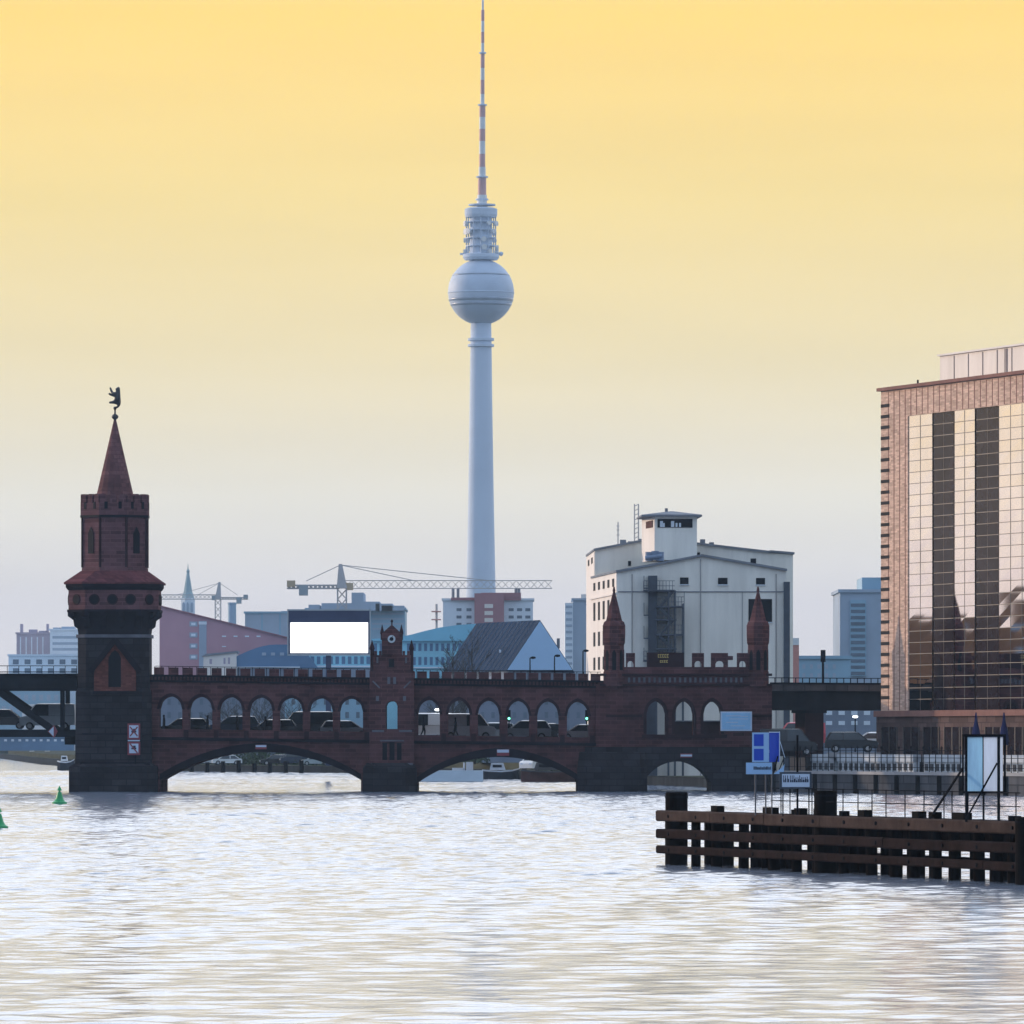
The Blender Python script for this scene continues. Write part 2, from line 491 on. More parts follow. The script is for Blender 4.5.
def seg_arch(px, xl, xr, ys, yc):
    """row of a segmental arch's underside"""
    w = (xr - xl) / 2; h = ys - yc; r = (w * w + h * h) / (2 * h)
    x = px - (xl + xr) / 2
    return yc + r - math.sqrt(max(0.0, r * r - x * x))


# spandrels and barrels (rows already include the fall of the bridge)
ARCH = [(160, 361, 780, 752), (417, 581, 783, 757)]
ENDS = [(140, 372), (406, 600)]
for (xl, xr, ys, yc), (e0, e1) in zip(ARCH, ENDS):
    top = 738; mb = MB(); rg = MB()
    strip(mb, [(e0, -1.0, bz(e0, top)), (xl, -1.0, bz(xl, top))], BY, BB)
    n = 36
    xs = [lerp(xl, xr, i / n) for i in range(n + 1)]
    strip(mb, [(x, Z(seg_arch(x, xl, xr, ys, yc), BY), bz(x, top)) for x in xs], BY, BB)
    strip(mb, [(xr, -1.0, bz(xr, top)), (e1, -1.0, bz(e1, top))], BY, BB)
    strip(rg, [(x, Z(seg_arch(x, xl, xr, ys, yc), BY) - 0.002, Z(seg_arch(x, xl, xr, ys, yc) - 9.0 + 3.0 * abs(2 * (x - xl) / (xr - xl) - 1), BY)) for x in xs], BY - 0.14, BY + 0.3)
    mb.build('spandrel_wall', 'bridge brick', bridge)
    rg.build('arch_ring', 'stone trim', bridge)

# arcade: two runs of pointed openings
LEFT = [(159.5 + 30.12 * i, 182.2 + 30.12 * i) for i in range(7)]
RIGHT = [(418.3, 439.8), (448.2, 469.7), (477.8, 499.4), (507.6, 529.0), (537.3, 558.5), (567.0, 588.4)]


def parch(x, xl, xr, rise):
    w = xr - xl; r = (rise * rise + w * w / 4) / w
    u = x - xl if x < (xl + xr) / 2 else xr - x
    return math.sqrt(max(0.0, r * r - (u - r) ** 2))


def arcade(wallmb, trimmb, opens, e0, e1, ytop, yspr, ysill, rise, y0, y1, grow=0.0, trim=True, ybot=737.5):
    cur = e0
    for xl, xr in opens:
        xl, xr = xl - grow, xr + grow
        strip(wallmb, [(cur, bz(cur, ybot), bz(cur, ytop)), (xl, bz(xl, ybot), bz(xl, ytop))], y0, y1)
        n = 14
        xs = [lerp(xl, xr, i / n) for i in range(n + 1)]
        strip(wallmb, [(x, bz(x, yspr - parch(x, xl, xr, rise)), bz(x, ytop)) for x in xs], y0, y1)
        strip(wallmb, [(xl, bz(xl, ybot), bz(xl, ysill)), (xr, bz(xr, ybot), bz(xr, ysill))], y0, y1)
        if trim:
            inn = [(x, yspr - parch(x, xl, xr, rise)) for x in xs]
            ou = [(xl - 2.6 + (xr - xl + 5.2) * i / n, yspr - parch(xl - 2.6 + (xr - xl + 5.2) * i / n, xl - 2.6, xr + 2.6, rise + 3.0)) for i in range(n + 1)]
            rings = []
            for (a, c), (d, e) in zip(inn, ou):
                rings.append([(bx(a), y0 - 0.1, bz(a, c)), (bx(d), y0 - 0.1, bz(d, e)), (bx(d), y0 + 0.05, bz(d, e)), (bx(a), y0 + 0.05, bz(a, c))])
            trimmb.loft(rings)
            # pedestal blocks between the openings
            trimmb.box(bx(xr + 1.5), bx(xr + 6.2), y0 - 0.16, y0 + 0.05, bz(xr, 737.5), bz(xr, 729.5))
        cur = xr
    strip(wallmb, [(cur, bz(cur, ybot), bz(cur, ytop)), (e1, bz(e1, ybot), bz(e1, ytop))], y0, y1)


tm = MB()
for ops, e0, e1, ysp, ysi, rise in ((LEFT, 150, 376, 709, 728.8, 13), (RIGHT, 408, 606, 710.5, 731.5, 15)):
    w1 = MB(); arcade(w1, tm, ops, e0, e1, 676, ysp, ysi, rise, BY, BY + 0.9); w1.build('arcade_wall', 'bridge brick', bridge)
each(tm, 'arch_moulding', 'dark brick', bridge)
for ops, e0, e1, ysp, ysi, rise in ((LEFT, 146, 380, 709, 734, 13), (RIGHT, 400, 604, 711, 736, 15)):
    w2 = MB(); arcade(w2, None, ops, e0, e1, 690, ysp, ysi, rise, BY + 5.2, BY + 5.9, 2.0, False); w2.build('rear_arcade_wall', 'bridge brick', bridge)
# upper deck of the viaduct, string courses and cornice
mb = MB()
for e0, e1 in ((148, 378), (404, 606), (606, 772)):
    strip(mb, [(e0, bz(e0, 694), bz(e0, 681)), (e1, bz(e1, 694), bz(e1, 681))], BY + 0.9, BY + 8.0)
each(mb, 'viaduct_deck', 'stone trim', bridge)
mb = MB()
for e0, e1 in ((150, 375), (408, 640)):
    strip(mb, [(e0, bz(e0, 740), bz(e0, 737)), (e1, bz(e1, 740), bz(e1, 737))], BY - 0.18, BY + 0.2)
    strip(mb, [(e0, bz(e0, 682), bz(e0, 680)), (e1, bz(e1, 682), bz(e1, 680))], BY - 0.10, BY + 0.2)
    strip(mb, [(e0, bz(e0, 676.5), bz(e0, 674.6)), (e1, bz(e1, 676.5), bz(e1, 674.6))], BY - 0.2, BY + 0.5)
each(mb, 'string_course', 'stone trim', bridge)
# dentil blocks under the parapet
for e0, e1 in ((153, 370), (416, 598)):
    mb = MB(); x = e0
    while x < e1:
        strip(mb, [(x, bz(x, 680.2), bz(x, 676.4)), (x + 1.6, bz(x, 680.2), bz(x, 676.4))], BY - 0.12, BY + 0.1); x += 3.6
    mb.build('dentil_band', 'dark brick', bridge)


def merlons(mb, e0, e1, period, gap, ytop, ybot, y0, y1, off=0):
    x = e0 + off
    while x < e1:
        x2 = min(x + period - gap, e1)
        strip(mb, [(x, bz(x, ybot), bz(x, ytop)), (x2, bz(x2, ybot), bz(x2, ytop))], y0, y1)
        x += period


mb = MB()
merlons(mb, 154, 371, 14.4, 4.6, 667.3, 674.7, BY - 0.05, BY + 0.5)
mb.build('parapet', 'bridge brick', bridge); mb = MB()
merlons(mb, 416, 601, 12.4, 2.6, 667.8, 674.7, BY - 0.05, BY + 0.5, 1)
mb.build('parapet', 'bridge brick', bridge)
# thin railing on the viaduct
for e0, e1 in ((154, 371), (416, 601)):
    mb = MB(); mb.beam((bx(e0), BY + 1.3, bz(e0, 666)), (bx(e1), BY + 1.3, bz(e1, 666)), 0.05)
    x = e0
    while x < e1:
        mb.beam((bx(x), BY + 1.3, bz(x, 682)), (bx(x), BY + 1.3, bz(x, 666)), 0.05); x += 7
    mb.build('railing', 'iron', bridge)

# middle pier with the clock gable
cy0 = BY - 1.2


def fb(mb, a, b2, t, bo, y0, y1): return mb.box(bx(a, y0), bx(b2, y0), y0, y1, Z(bo, y0), Z(t, y0))


mb = MB()
fb(mb, 369.5, 385.6, 671, 764, cy0, BY + 6)           # either side of the opening
fb(mb, 397.4, 414, 671, 764, cy0, BY + 6)
fb(mb, 385.6, 397.4, 729, 764, cy0, BY + 6)
rings = []
for i in range(11):
    px = lerp(385.6, 397.4, i / 10); u = (i / 10 * 2 - 1)
    zz = Z(706 - 5 * math.sqrt(max(0, 1 - u * u)), cy0)
    rings.append([(bx(px, cy0), cy0, zz), (bx(px, cy0), BY + 6, zz), (bx(px, cy0), BY + 6, Z(671, cy0)), (bx(px, cy0), cy0, Z(671, cy0))])
mb.loft(rings)
gable = mb.build('clock_gable', 'bridge brick', bridge)
mb = MB()
fb(mb, 373, 411, 655, 671, cy0 + 0.1, cy0 + 1.3)
for a, b2 in ((374, 377), (379, 381.5), (402.5, 405), (407, 410)): fb(mb, a, b2, 651, 655, cy0 + 0.1, cy0 + 0.9)
fb(mb, 381.8, 402, 633, 655, cy0, cy0 + 1.3)
mb.extr([(bx(382.5), cy0 + 0.02, Z(633, cy0)), (bx(401.3), cy0 + 0.02, Z(633, cy0)), (bx(392), cy0 + 0.02, Z(624.5, cy0))], (0, 1.0, 0))
mb.build('gable_top', 'bridge brick', gable)
mb = MB()
for px, yb, tip, r in ((372.3, 671, 640, 1.9), (411.7, 671, 640, 1.9), (382.3, 640, 624.5, 1.5), (401.6, 640, 624.5, 1.5)):
    mb.lathe(bx(px), cy0 + 0.3, [(r * .086, Z(yb, cy0)), (r * .086, Z(tip + 10, cy0)), (r * .115, Z(tip + 9, cy0)), (r * .11, Z(tip + 7.6, cy0)), (0.02, Z(tip, cy0))], 8)
mb.lathe(bx(392), cy0 + 0.5, [(0.06, Z(626, cy0)), (0.06, Z(622, cy0)), (0.14, Z(621, cy0)), (0.02, Z(619.5, cy0))], 8)
each(mb, 'pinnacle', 'dark brick', gable)
dc = (bx(391.8), cy0, Z(639, cy0))
dial = MB().cyl((dc[0], cy0 - 0.10, dc[2]), (dc[0], cy0 + 0.02, dc[2]), 0.33, n=24).build('clock_dial', 'dial', gable)
mb = MB(); mb.cyl((dc[0], cy0 - 0.13, dc[2]), (dc[0], cy0 - 0.11, dc[2]), 0.17, n=16)
mb.beam((dc[0], cy0 - 0.14, dc[2]), (dc[0] + 0.10, cy0 - 0.14, dc[2] + 0.25), 0.04); mb.beam((dc[0], cy0 - 0.14, dc[2]), (dc[0] - 0.2, cy0 - 0.14, dc[2] - 0.06), 0.04)
mb.build('clock_hands', 'window dark', gable)
mb = MB()
for a, b2, t_, bo in ((382.5, 387, 743, 760), (389.5, 394.5, 742, 760), (397, 401.5, 743, 760), (389, 394, 659, 667)): fb(mb, a, b2, t_, bo, cy0 - 0.05, cy0 + 0.02)
each(mb, 'niche', 'window dark', gable)
mb = MB()
for a, b2, t_, bo in ((387.4, 390.2, 677, 684), (393.2, 396, 677, 684), (376.5, 378.3, 657, 663), (405.2, 407, 657, 663), (372, 384, 730, 732), (399, 412, 730, 732), (371, 413, 763, 765), (380, 404, 740, 741.4), (376, 379, 696, 701), (403, 406, 696, 701)):
    fb(mb, a, b2, t_, bo, cy0 - 0.09, cy0 + 0.02)
for k in (-1, 1):
    mb.beam((bx(392 + k * 12), cy0 - 0.05, Z(688, cy0)), (bx(392 + k * 19), cy0 - 0.05, Z(681, cy0)), 0.12)
each(mb, 'stone_ornament', 'pale stone', gable)


def cut(cx, cy, h, hd, c, z):
    return [(cx - h + c, cy - hd, z), (cx + h - c, cy - hd, z), (cx + h, cy - hd + c, z), (cx + h, cy + hd - c, z), (cx + h - c, cy + hd, z), (cx - h + c, cy + hd, z), (cx - h, cy + hd - c, z), (cx - h, cy - hd + c, z)]


mb = MB()
pc = (bx(390), 608.0)
mb.loft([cut(*pc, 2.35, 7.6, 0.9, -1), cut(*pc, 2.3, 7.5, 0.9, Z(768, 600)), cut(*pc, 2.0, 7.0, 0.7, Z(763, 600))])
pc = (bx(612), 608.5)
mb.loft([cut(*pc, 3.0, 8.2, 0.6, -1), cut(*pc, 3.0, 8.2, 0.6, Z(768, 600)), cut(*pc, 2.8, 7.6, 0.5, Z(752, 600))])
each(mb, 'bridge_pier', 'stone', bridge)

# turreted gate section at the right end
gy = BY - 0.4


def gx(px): return X(px, gy)
def gz(py): return Z(py, gy)


def garch(mb, opens, e0, e1, ytop, yspr, ysill, ybot, rise, y0, y1):
    cur = e0
    def seg(a, b2, t_, bo): mb.box(gx(a), gx(b2), y0, y1, gz(bo), gz(t_))
    for xl, xr in opens:
        seg(cur, xl, ytop, ybot); seg(xl, xr, ysill, ybot)
        n = 12; rings = []
        for i in range(n + 1):
            x = lerp(xl, xr, i / n); z0 = gz(yspr - parch(x, xl, xr, rise))
            rings.append([(gx(x), y0, z0), (gx(x), y1, z0), (gx(x), y1, gz(ytop)), (gx(x), y0, gz(ytop))])
        mb.loft(rings); cur = xr
    seg(cur, e1, ytop, ybot)


mb = MB()
garch(mb, [(646.5, 665.5), (675, 693.2), (703.5, 721)], 596, 772, 684, 714, 734.5, 747, 13, gy, BY + 3)
mb.build('gate_wall', 'bridge brick', bridge)
mb = MB()
for xl, xr in [(646.5, 665.5), (675, 693.2), (703.5, 721)]:
    n = 12; rings = []
    for i in range(n + 1):
        a = lerp(xl, xr, i / n); d = lerp(xl - 3, xr + 3, i / n)
        z0, z1 = gz(714 - parch(a, xl, xr, 13)), gz(714 - parch(d, xl - 3, xr + 3, 16.5))
        rings.append([(gx(a), gy - 0.12, z0), (gx(d), gy - 0.12, z1), (gx(d), gy + 0.05, z1), (gx(a), gy + 0.05, z0)])
    mb.loft(rings)
    mb.box(gx(xl - 3), gx(xl), gy - 0.12, gy + 0.05, gz(734), gz(714)); mb.box(gx(xr), gx(xr + 3), gy - 0.12, gy + 0.05, gz(734), gz(714))
mb.box(gx(642), gx(727), gy - 0.3, gy + 0.1, gz(738), gz(734.5))
mb.box(gx(606), gx(642), gy - 0.12, gy + 0.1, gz(717), gz(714.5)); mb.box(gx(727), gx(772), gy - 0.12, gy + 0.1, gz(717), gz(714.5))
mb.box(gx(600), gx(772), gy - 0.16, gy + 0.1, gz(686), gz(684.05)); mb.box(gx(600), gx(772), gy - 0.2, gy + 0.1, gz(676), gz(673.5))
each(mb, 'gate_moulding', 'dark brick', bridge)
mb = MB()                                           # stone base with the small river arch
xl, xr = 644, 711
mb.box(gx(585), gx(xl), gy - 0.3, BB, -1, gz(747)); mb.box(gx(xr), gx(776), gy - 0.3, BB, -1, gz(747))
rings = []
for i in range(21):
    x = lerp(xl, xr, i / 20); z0 = gz(seg_arch(x, xl, xr, 782, 761.5))
    rings.append([(gx(x), gy - 0.3, z0), (gx(x), BB, z0), (gx(x), BB, gz(747)), (gx(x), gy - 0.3, gz(747))])
mb.loft(rings)
mb.build('stone_base', 'stone', bridge)
mb = MB(); mb.box(gx(620), gx(752), gy, BY + 1.2, gz(684), gz(667))
mb.build('attic_wall', 'bridge brick', bridge)
mb = MB(); x = 628
while x < 744:
    mb.box(gx(x), gx(x + 2.2), gy - 0.14, gy + 0.02, gz(682.5), gz(677.5)); x += 5.1
mb.build('dentil_row', 'pale stone', bridge)
mb = MB()                                           # pierced battlements


def pierced(a, b2, t_, hw):
    c = (a + b2) / 2
    mb.box(gx(a), gx(c - hw), gy, gy + 0.6, gz(667), gz(t_)); mb.box(gx(c + hw), gx(b2), gy, gy + 0.6, gz(667), gz(t_))
    rings = []
    for i in range(9):
        x = c - hw + 2 * hw * i / 8; u = i / 4 - 1
        z0 = gz(664 - 3 * math.sqrt(max(0, 1 - u * u)))
        rings.append([(gx(x), gy, z0), (gx(x), gy + 0.6, z0), (gx(x), gy + 0.6, gz(t_)), (gx(x), gy, gz(t_))])
    mb.loft(rings)


pierced(626, 635, 653, 3); pierced(692, 704, 653, 3.4); pierced(711, 728, 653, 4); pierced(737, 748, 653, 3.2)
mb.box(gx(728), gx(733), gy, gy + 0.6, gz(660), gz(656))
mb.build('battlement', 'bridge brick', bridge)
pl = MB(); pl.box(gx(647), gx(684), gy, gy + 0.8, gz(667), gz(652.5)); plq = pl.build('name_plaque', 'dark brick', bridge)
mb = MB()
random.seed(5)
for row, (a, b2, t_, bo) in enumerate(((658, 669, 654.2, 657.6), (660, 667.5, 660.2, 662.6))):
    x = a
    while x < b2 - 1:
        w = random.uniform(1.0, 1.7)
        mb.box(gx(x), gx(x + 0.45), gy - 0.04, gy + 0.01, gz(bo), gz(t_)); mb.box(gx(x + 0.5), gx(x + w), gy - 0.04, gy + 0.01, gz(t_ + 0.7), gz(t_))
        mb.box(gx(x + 0.5), gx(x + w), gy - 0.04, gy + 0.01, gz(bo), gz(bo - 0.7)); x += w + 0.7
mb.build('gold_lettering', 'gold', plq)
for px in (614, 758):
    px0 = X(px, gy + 0.4); u = 0.0858
    pr = [(11.5, 686), (11.5, 672), (10.8, 671), (10.8, 645), (11.8, 643), (12.2, 634), (12.2, 625.5), (10.8, 622), (8.6, 620.5), (5.0, 606), (1.2, 592), (1.6, 590.5), (0.7, 586.5)]
    tu = MB().lathe(px0, gy + 0.4, [(r * u, gz(y)) for r, y in pr], 8, math.pi / 8).build('turret', 'bridge brick', bridge)
    mb = MB()
    for k in range(8):
        an = k * math.pi / 4; d = Vector((math.cos(an), math.sin(an), 0)); s2 = Vector((-d.y, d.x, 0))
        c0 = Vector((px0, gy + 0.4, 0)) + d * (10.8 * u * math.cos(math.pi / 8) - 0.03)
        pts = [(-0.17, gz(670)), (0.17, gz(670)), (0.17, gz(653)), (0, gz(649.5)), (-0.17, gz(653))]
        mb.extr([c0 + s2 * a + Vector((0, 0, z)) for a, z in pts], d * 0.06)
    mb.build('blind_window', 'window dark', tu)
mb = MB()
# carriageway behind the arcade
strip(mb, [(60, bz(60, 746), bz(60, 735.5)), (640, bz(640, 746), bz(640, 735.5)), (800, bz(800, 748), bz(800, 741))], BY + 6.3, BB + 6)
mb.build('road_deck', 'asphalt', bridge)
mb = MB()
for xl, xr in LEFT[:1] + RIGHT[-1:]: pass
strip(mb, [(148, bz(148, 738), bz(148, 734.5)), (606, bz(606, 738), bz(606, 736.5))], BY + 0.9, BY + 5.2)
mb.build('walkway', 'stone trim', bridge)

# ------------------------------------------------------------------ brick tower on the left
tcx, tcy, ts = X(115, 604.0), 604.0, 604.0 / F
tower = thing('bridge_tower', 'tall dark brick and stone bridge tower with octagonal top and pointed spire', 'tower', (tcx, tcy, 0))
tz = lambda y: Z(y, 604.0 - 3)


def ring(h, c, z): return cut(tcx, tcy, h * ts, h * ts, c * ts, z)


mb = MB()
mb.loft([ring(44, 10, -1), ring(44, 10, tz(767)), ring(38, 9, tz(763)), ring(37.5, 8.5, tz(692)), ring(35.5, 8.5, tz(688)), ring(35.5, 8.5, tz(637))])
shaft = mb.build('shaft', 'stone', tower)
fy = tcy - 37.5 * ts
mb = MB()
mb.extr([(X(p, fy), fy - 0.12, tz(y)) for p, y in ((94, 691), (136, 691), (136, 673), (133, 661), (126, 650.5), (115, 643.5), (104, 650.5), (97, 661), (94, 673))], (0, 0.3, 0))
mb.build('brick_panel', 'orange brick', shaft)
mb = MB()
for sgn in (-1, 1):
    mb.beam((X(115 + sgn * 25, fy), fy - 0.1, tz(672)), (X(115, fy), fy - 0.1, tz(640)), 0.5, 0.45)
mb.box(X(93, fy), X(137, fy), fy - 0.25, fy + 0.1, tz(694), tz(691))
mb.box(X(82, fy), X(148, fy), fy - 0.1, fy + 0.1, tz(735), tz(733))
mb.box(X(80, fy), X(150, fy), fy - 0.14, fy + 0.1, tz(765), tz(762))
each(mb, 'gable_moulding', 'stone trim', shaft)
mb = MB()
mb.extr([(X(p, fy), fy - 0.16, tz(y)) for p, y in ((108.5, 687), (121, 687), (121, 658), (118.5, 653), (115, 650), (111.5, 653), (108.5, 658))], (0, 0.2, 0))
mb.build('window', 'window dark', shaft)
MB().loft([ring(37.2, 9, tz(637.6)), ring(37.2, 9, tz(634.4))]).build('string_course', 'pale stone', tower)
mb = MB(); mb.loft([ring(35, 8.5, tz(634.5)), ring(36, 9, tz(627)), ring(38, 12, tz(612))])
mb.build('corbel_core', 'stone trim', tower)
mb = MB()
for face in range(4):
    rot = Matrix.Rotation(face * math.pi / 2, 3, 'Z')
    for o in (-26, -9, 9, 26):
        q = [(34, 630), (39, 626), (40, 620), (45.5, 616), (45.5, 611.5), (34, 611.5)]
        def pt(w, r, y): return tuple(Vector((tcx, tcy, 0)) + rot @ Vector(((o + w) * ts, -r * ts, 0)) + Vector((0, 0, tz(y))))
        mb.loft([[pt(-2.4, r, y) for r, y in q], [pt(2.4, r, y) for r, y in q]])
    # diagonal corner corbels
    rot2 = Matrix.Rotation(face * math.pi / 2 + math.pi / 4, 3, 'Z')
    def pt2(w, r, y): return tuple(Vector((tcx, tcy, 0)) + rot2 @ Vector((w * ts, -r * ts, 0)) + Vector((0, 0, tz(y))))
    for o in (-8, 8):
        q = [(38, 630), (44, 626), (46, 620), (50.5, 616), (50.5, 611.5), (38, 611.5)]
        mb.loft([[pt2(o - 2.4, r, y) for r, y in q], [pt2(o + 2.4, r, y) for r, y in q]])
mb.loft([ring(46.2, 18, tz(612)), ring(46.2, 18, tz(609.5))])
mb.build('corbel', 'stone trim', tower)
drum = MB().loft([ring(44.8, 17.5, tz(609.5)), ring(44.8, 17.5, tz(590))]).build('gallery', 'tower brick', tower)


def facept(face_ang, o, r, y):
    rot = Matrix.Rotation(face_ang, 3, 'Z')
    return Vector((tcx, tcy, 0)) + rot @ Vector((o * ts, -r * ts, 0)) + Vector((0, 0, tz(y)))


for fa in range(8):
    an = fa * math.pi / 4
    offs = (-18, 0, 18) if fa % 2 == 0 else (0,)
    rr = 44.8 if fa % 2 == 0 else (44.8 * 2 - 17.5) / math.sqrt(2)
    for o in offs:
        d = Matrix.Rotation(an, 3, 'Z') @ Vector((0, -1, 0))
        c = facept(an, o, rr, 599.5)
        fr = MB().cyl(c - d * 0.05, c + d * 0.07, 0.47, n=20).build('round_window', 'dark brick', drum)
        MB().cyl(c + d * 0.03, c + d * 0.09, 0.36, n=20).build('pane', 'window dark', fr)
MB().loft([ring(45.5, 17.7, tz(590)), ring(47.5, 18.5, tz(587)), ring(47.5, 18.5, tz(583.5))]).build('cornice', 'stone trim', tower)
MB().loft([ring(49.3, 19, tz(584)), ring(49.3, 19, tz(582.3)), ring(33, 16, tz(570.5))]).build('skirt_roof', 'roof tile', tower)
oc = 0.586
up = MB().loft([ring(32.5, 32.5 * oc, tz(571.5)), ring(32.5, 32.5 * oc, tz(568)), ring(31.8, 31.8 * oc, tz(567)), ring(31.8, 31.8 * oc, tz(514))]).build('octagon', 'tower brick', tower)
mb = MB()
for k in range(8):
    an = math.pi / 8 + k * math.pi / 4
    c = Vector((tcx, tcy, 0)) + Vector((math.cos(an), math.sin(an), 0)) * (31.8 / math.cos(math.pi / 8) * ts)
    mb.cyl(c + Vector((0, 0, tz(567))), c + Vector((0, 0, tz(516))), 0.11, n=8)
mb.build('corner_shaft', 'dark brick', up)
for fa in (1, 3, 5, 7):
    an = fa * math.pi / 4; d = Matrix.Rotation(an, 3, 'Z') @ Vector((0, -1, 0))
    q = [(-4, 553), (4, 553), (4, 533), (0, 526.5), (-4, 533)]
    MB().extr([facept(an, o, 31.8, y) - d * 0.05 for o, y in q], d * 0.11).build('window', 'window dark', up)
cr = MB().loft([ring(32.4, 32.4 * oc, tz(518)), ring(33.6, 33.6 * oc, tz(514.5)), ring(33.6, 33.6 * oc, tz(502.5))]).build('battlement', 'tower brick', tower)
mb = MB()
for k in range(8):
    an = k * math.pi / 4; fw = 33.6 * 2 * 0.4142
    for o in (-0.345, 0, 0.345):
        d = Matrix.Rotation(an, 3, 'Z') @ Vector((0, -1, 0)); s2 = Vector((-d.y, d.x, 0))
        c = facept(an, o * fw, 33.5, 502.6)
        mb.extr([c + s2 * (a * ts) + Vector((0, 0, h)) for a, h in ((-3.3, 0), (3.3, 0), (3.3, 0.62), (1.6, 0.78), (-1.6, 0.78), (-3.3, 0.62))], -d * 0.45)
mb.build('merlon', 'tower brick', cr)
mb = MB()
for k in range(8):
    an = k * math.pi / 4; d = Matrix.Rotation(an, 3, 'Z') @ Vector((0, -1, 0)); s2 = Vector((-d.y, d.x, 0))
    for o in (-7, 7):
        c = facept(an, o, 33.6, 0)
        mb.extr([facept(an, o + a, 33.6, y) - d * 0.05 for a, y in ((-1.6, 508.5), (1.6, 508.5), (1.6, 501.5), (-1.6, 501.5))], d * 0.08)
mb.loft([ring(33.9, 33.9 * oc, tz(517)), ring(33.9, 33.9 * oc, tz(514.6))])  # dark ring draws the cornice's shadow line as colour
mb.build('loophole_shadow_line', 'window dark', cr)
MB().lathe(tcx, tcy, [(20.0 * ts, tz(504)), (19.5 * ts, tz(498)), (18.3 * ts, tz(493)), (9.8 * ts, tz(456)), (1.4 * ts, tz(419))], 16).build('spire', 'spire tile', tower)
mb = MB().lathe(tcx, tcy, [(1.3 * ts, tz(420)), (1.3 * ts, tz(418)), (3.0 * ts, tz(416.5)), (3.6 * ts, tz(415)), (2.6 * ts, tz(413.3)), (1.0 * ts, tz(412.4)), (0.8 * ts, tz(408.5)), (1.6 * ts, tz(407)), (1.4 * ts, tz(405))], 12)
fin = mb.build('finial', 'bronze', tower, True)


def skin_mesh(name, joints, bones, m, sub=2):
    """joints: {key: (co, radius)}; one continuous skin surface"""
    keys = list(joints)
    me = bpy.data.meshes.new(name)
    me.from_pydata([joints[k][0] for k in keys], [(keys.index(a), keys.index(b2)) for a, b2 in bones], [])
    o = bpy.data.objects.new(name, me); COL.objects.link(o)
    o.modifiers.new('skin', 'SKIN').use_smooth_shade = True
    for i, k in enumerate(keys):
        r = joints[k][1]; o.data.skin_vertices[0].data[i].radius = (r, r)
        o.data.skin_vertices[0].data[i].use_root = (i == 0)
    sm = o.modifiers.new('sub', 'SUBSURF'); sm.levels = sub; sm.render_levels = sub
    dg = bpy.context.evaluated_depsgraph_get()
    nm = bpy.data.meshes.new_from_object(o.evaluated_get(dg))
    o.modifiers.clear(); o.data = nm; nm.name = name
    nm.materials.clear(); nm.materials.append(M[m])
    ORG[o.name] = Vector()
    return o


def bp(px, py, dy=0.0): return ((px - 115) * ts, dy, tz(py) - tz(409))


bear = skin_mesh('bear_statue', {
    'hip': (bp(117.2, 401), 0.26), 'belly': (bp(116.6, 398.5), 0.28), 'chest': (bp(116.5, 395.5), 0.29), 'neck': (bp(117.6, 392.3), 0.2), 'head': (bp(117.9, 390.4), 0.21), 'nose': (bp(115.6, 390.8), 0.09),
    'sh': (bp(114.6, 395.2), 0.17), 'e1': (bp(112.0, 395.5, -.1), 0.10), 'h1': (bp(109.3, 394.2, -.12), 0.08),
    'e2': (bp(112.2, 393.2, .15), 0.10), 'h2': (bp(110.6, 388.6, .15), 0.07),
    'k1': (bp(114.2, 402.0, -.12), 0.13), 'f1': (bp(109.6, 402.3, -.12), 0.08),
    'k2': (bp(118.6, 404.2, .1), 0.14), 'a2': (bp(117.2, 406.2, .05), 0.09), 'f2': (bp(114.8, 406.8, .02), 0.09), 'ear': (bp(118.6, 388.2), 0.06)},
    [('hip', 'belly'), ('belly', 'chest'), ('chest', 'neck'), ('neck', 'head'), ('head', 'nose'), ('head', 'ear'), ('chest', 'sh'), ('sh', 'e1'), ('e1', 'h1'), ('sh', 'e2'), ('e2', 'h2'), ('hip', 'k1'), ('k1', 'f1'), ('hip', 'k2'), ('k2', 'a2'), ('a2', 'f2')], 'bronze')
bear.location = (tcx, tcy, tz(408.6)); bear.scale = (1.14, 1.14, 1.14)
tag(bear, 'small dark bronze bear rearing on the tip of the brick tower spire', 'statue')

# signs on the tower
sg = thing('mooring_sign', 'red bordered prohibition signs stacked on the stone face of the tower', 'sign', (X(134, fy), fy - 0.3, tz(755)))
for t_, bo in ((723.5, 739.5), (741.8, 755)):
    p = MB().box(X(127.7, fy), X(140.3, fy), fy - 0.30, fy - 0.22, tz(bo), tz(t_)).build('sign_board', 'sign red', sg)
    MB().box(X(129.4, fy), X(138.6, fy), fy - 0.33, fy - 0.302, tz(bo - 1.8), tz(t_ + 1.8)).build('sign_face', 'sign white', p)
    mb = MB(); c = Vector((X(134, fy), fy - 0.34, tz((t_ + bo) / 2)))
    mb.beam(c + Vector((-.32, 0, .4)), c + Vector((.32, 0, -.4)), 0.05, 0.11)
    if t_ < 730: mb.beam(c + Vector((-.32, 0, -.4)), c + Vector((.32, 0, .4)), 0.05, 0.11)
    mb.build('red_stroke', 'sign red', p)
    mb = MB(); mb.box(c.x - .22, c.x + .22, fy - 0.337, fy - 0.331, c.z - .08, c.z + .06); mb.box(c.x - .05, c.x + .16, fy - 0.337, fy - 0.331, c.z + .06, c.z + .24)
    mb.build('symbol', 'sign mark', p)
p = MB().box(X(128, fy), X(140, fy), fy - 0.30, fy - 0.22, tz(741.2), tz(740)).build('distance_plate', 'sign white', sg)
MB().box(X(135, fy), X(136.2, fy), fy - 0.2, fy - 0.1, tz(766), tz(723)).build('post', 'iron', sg)

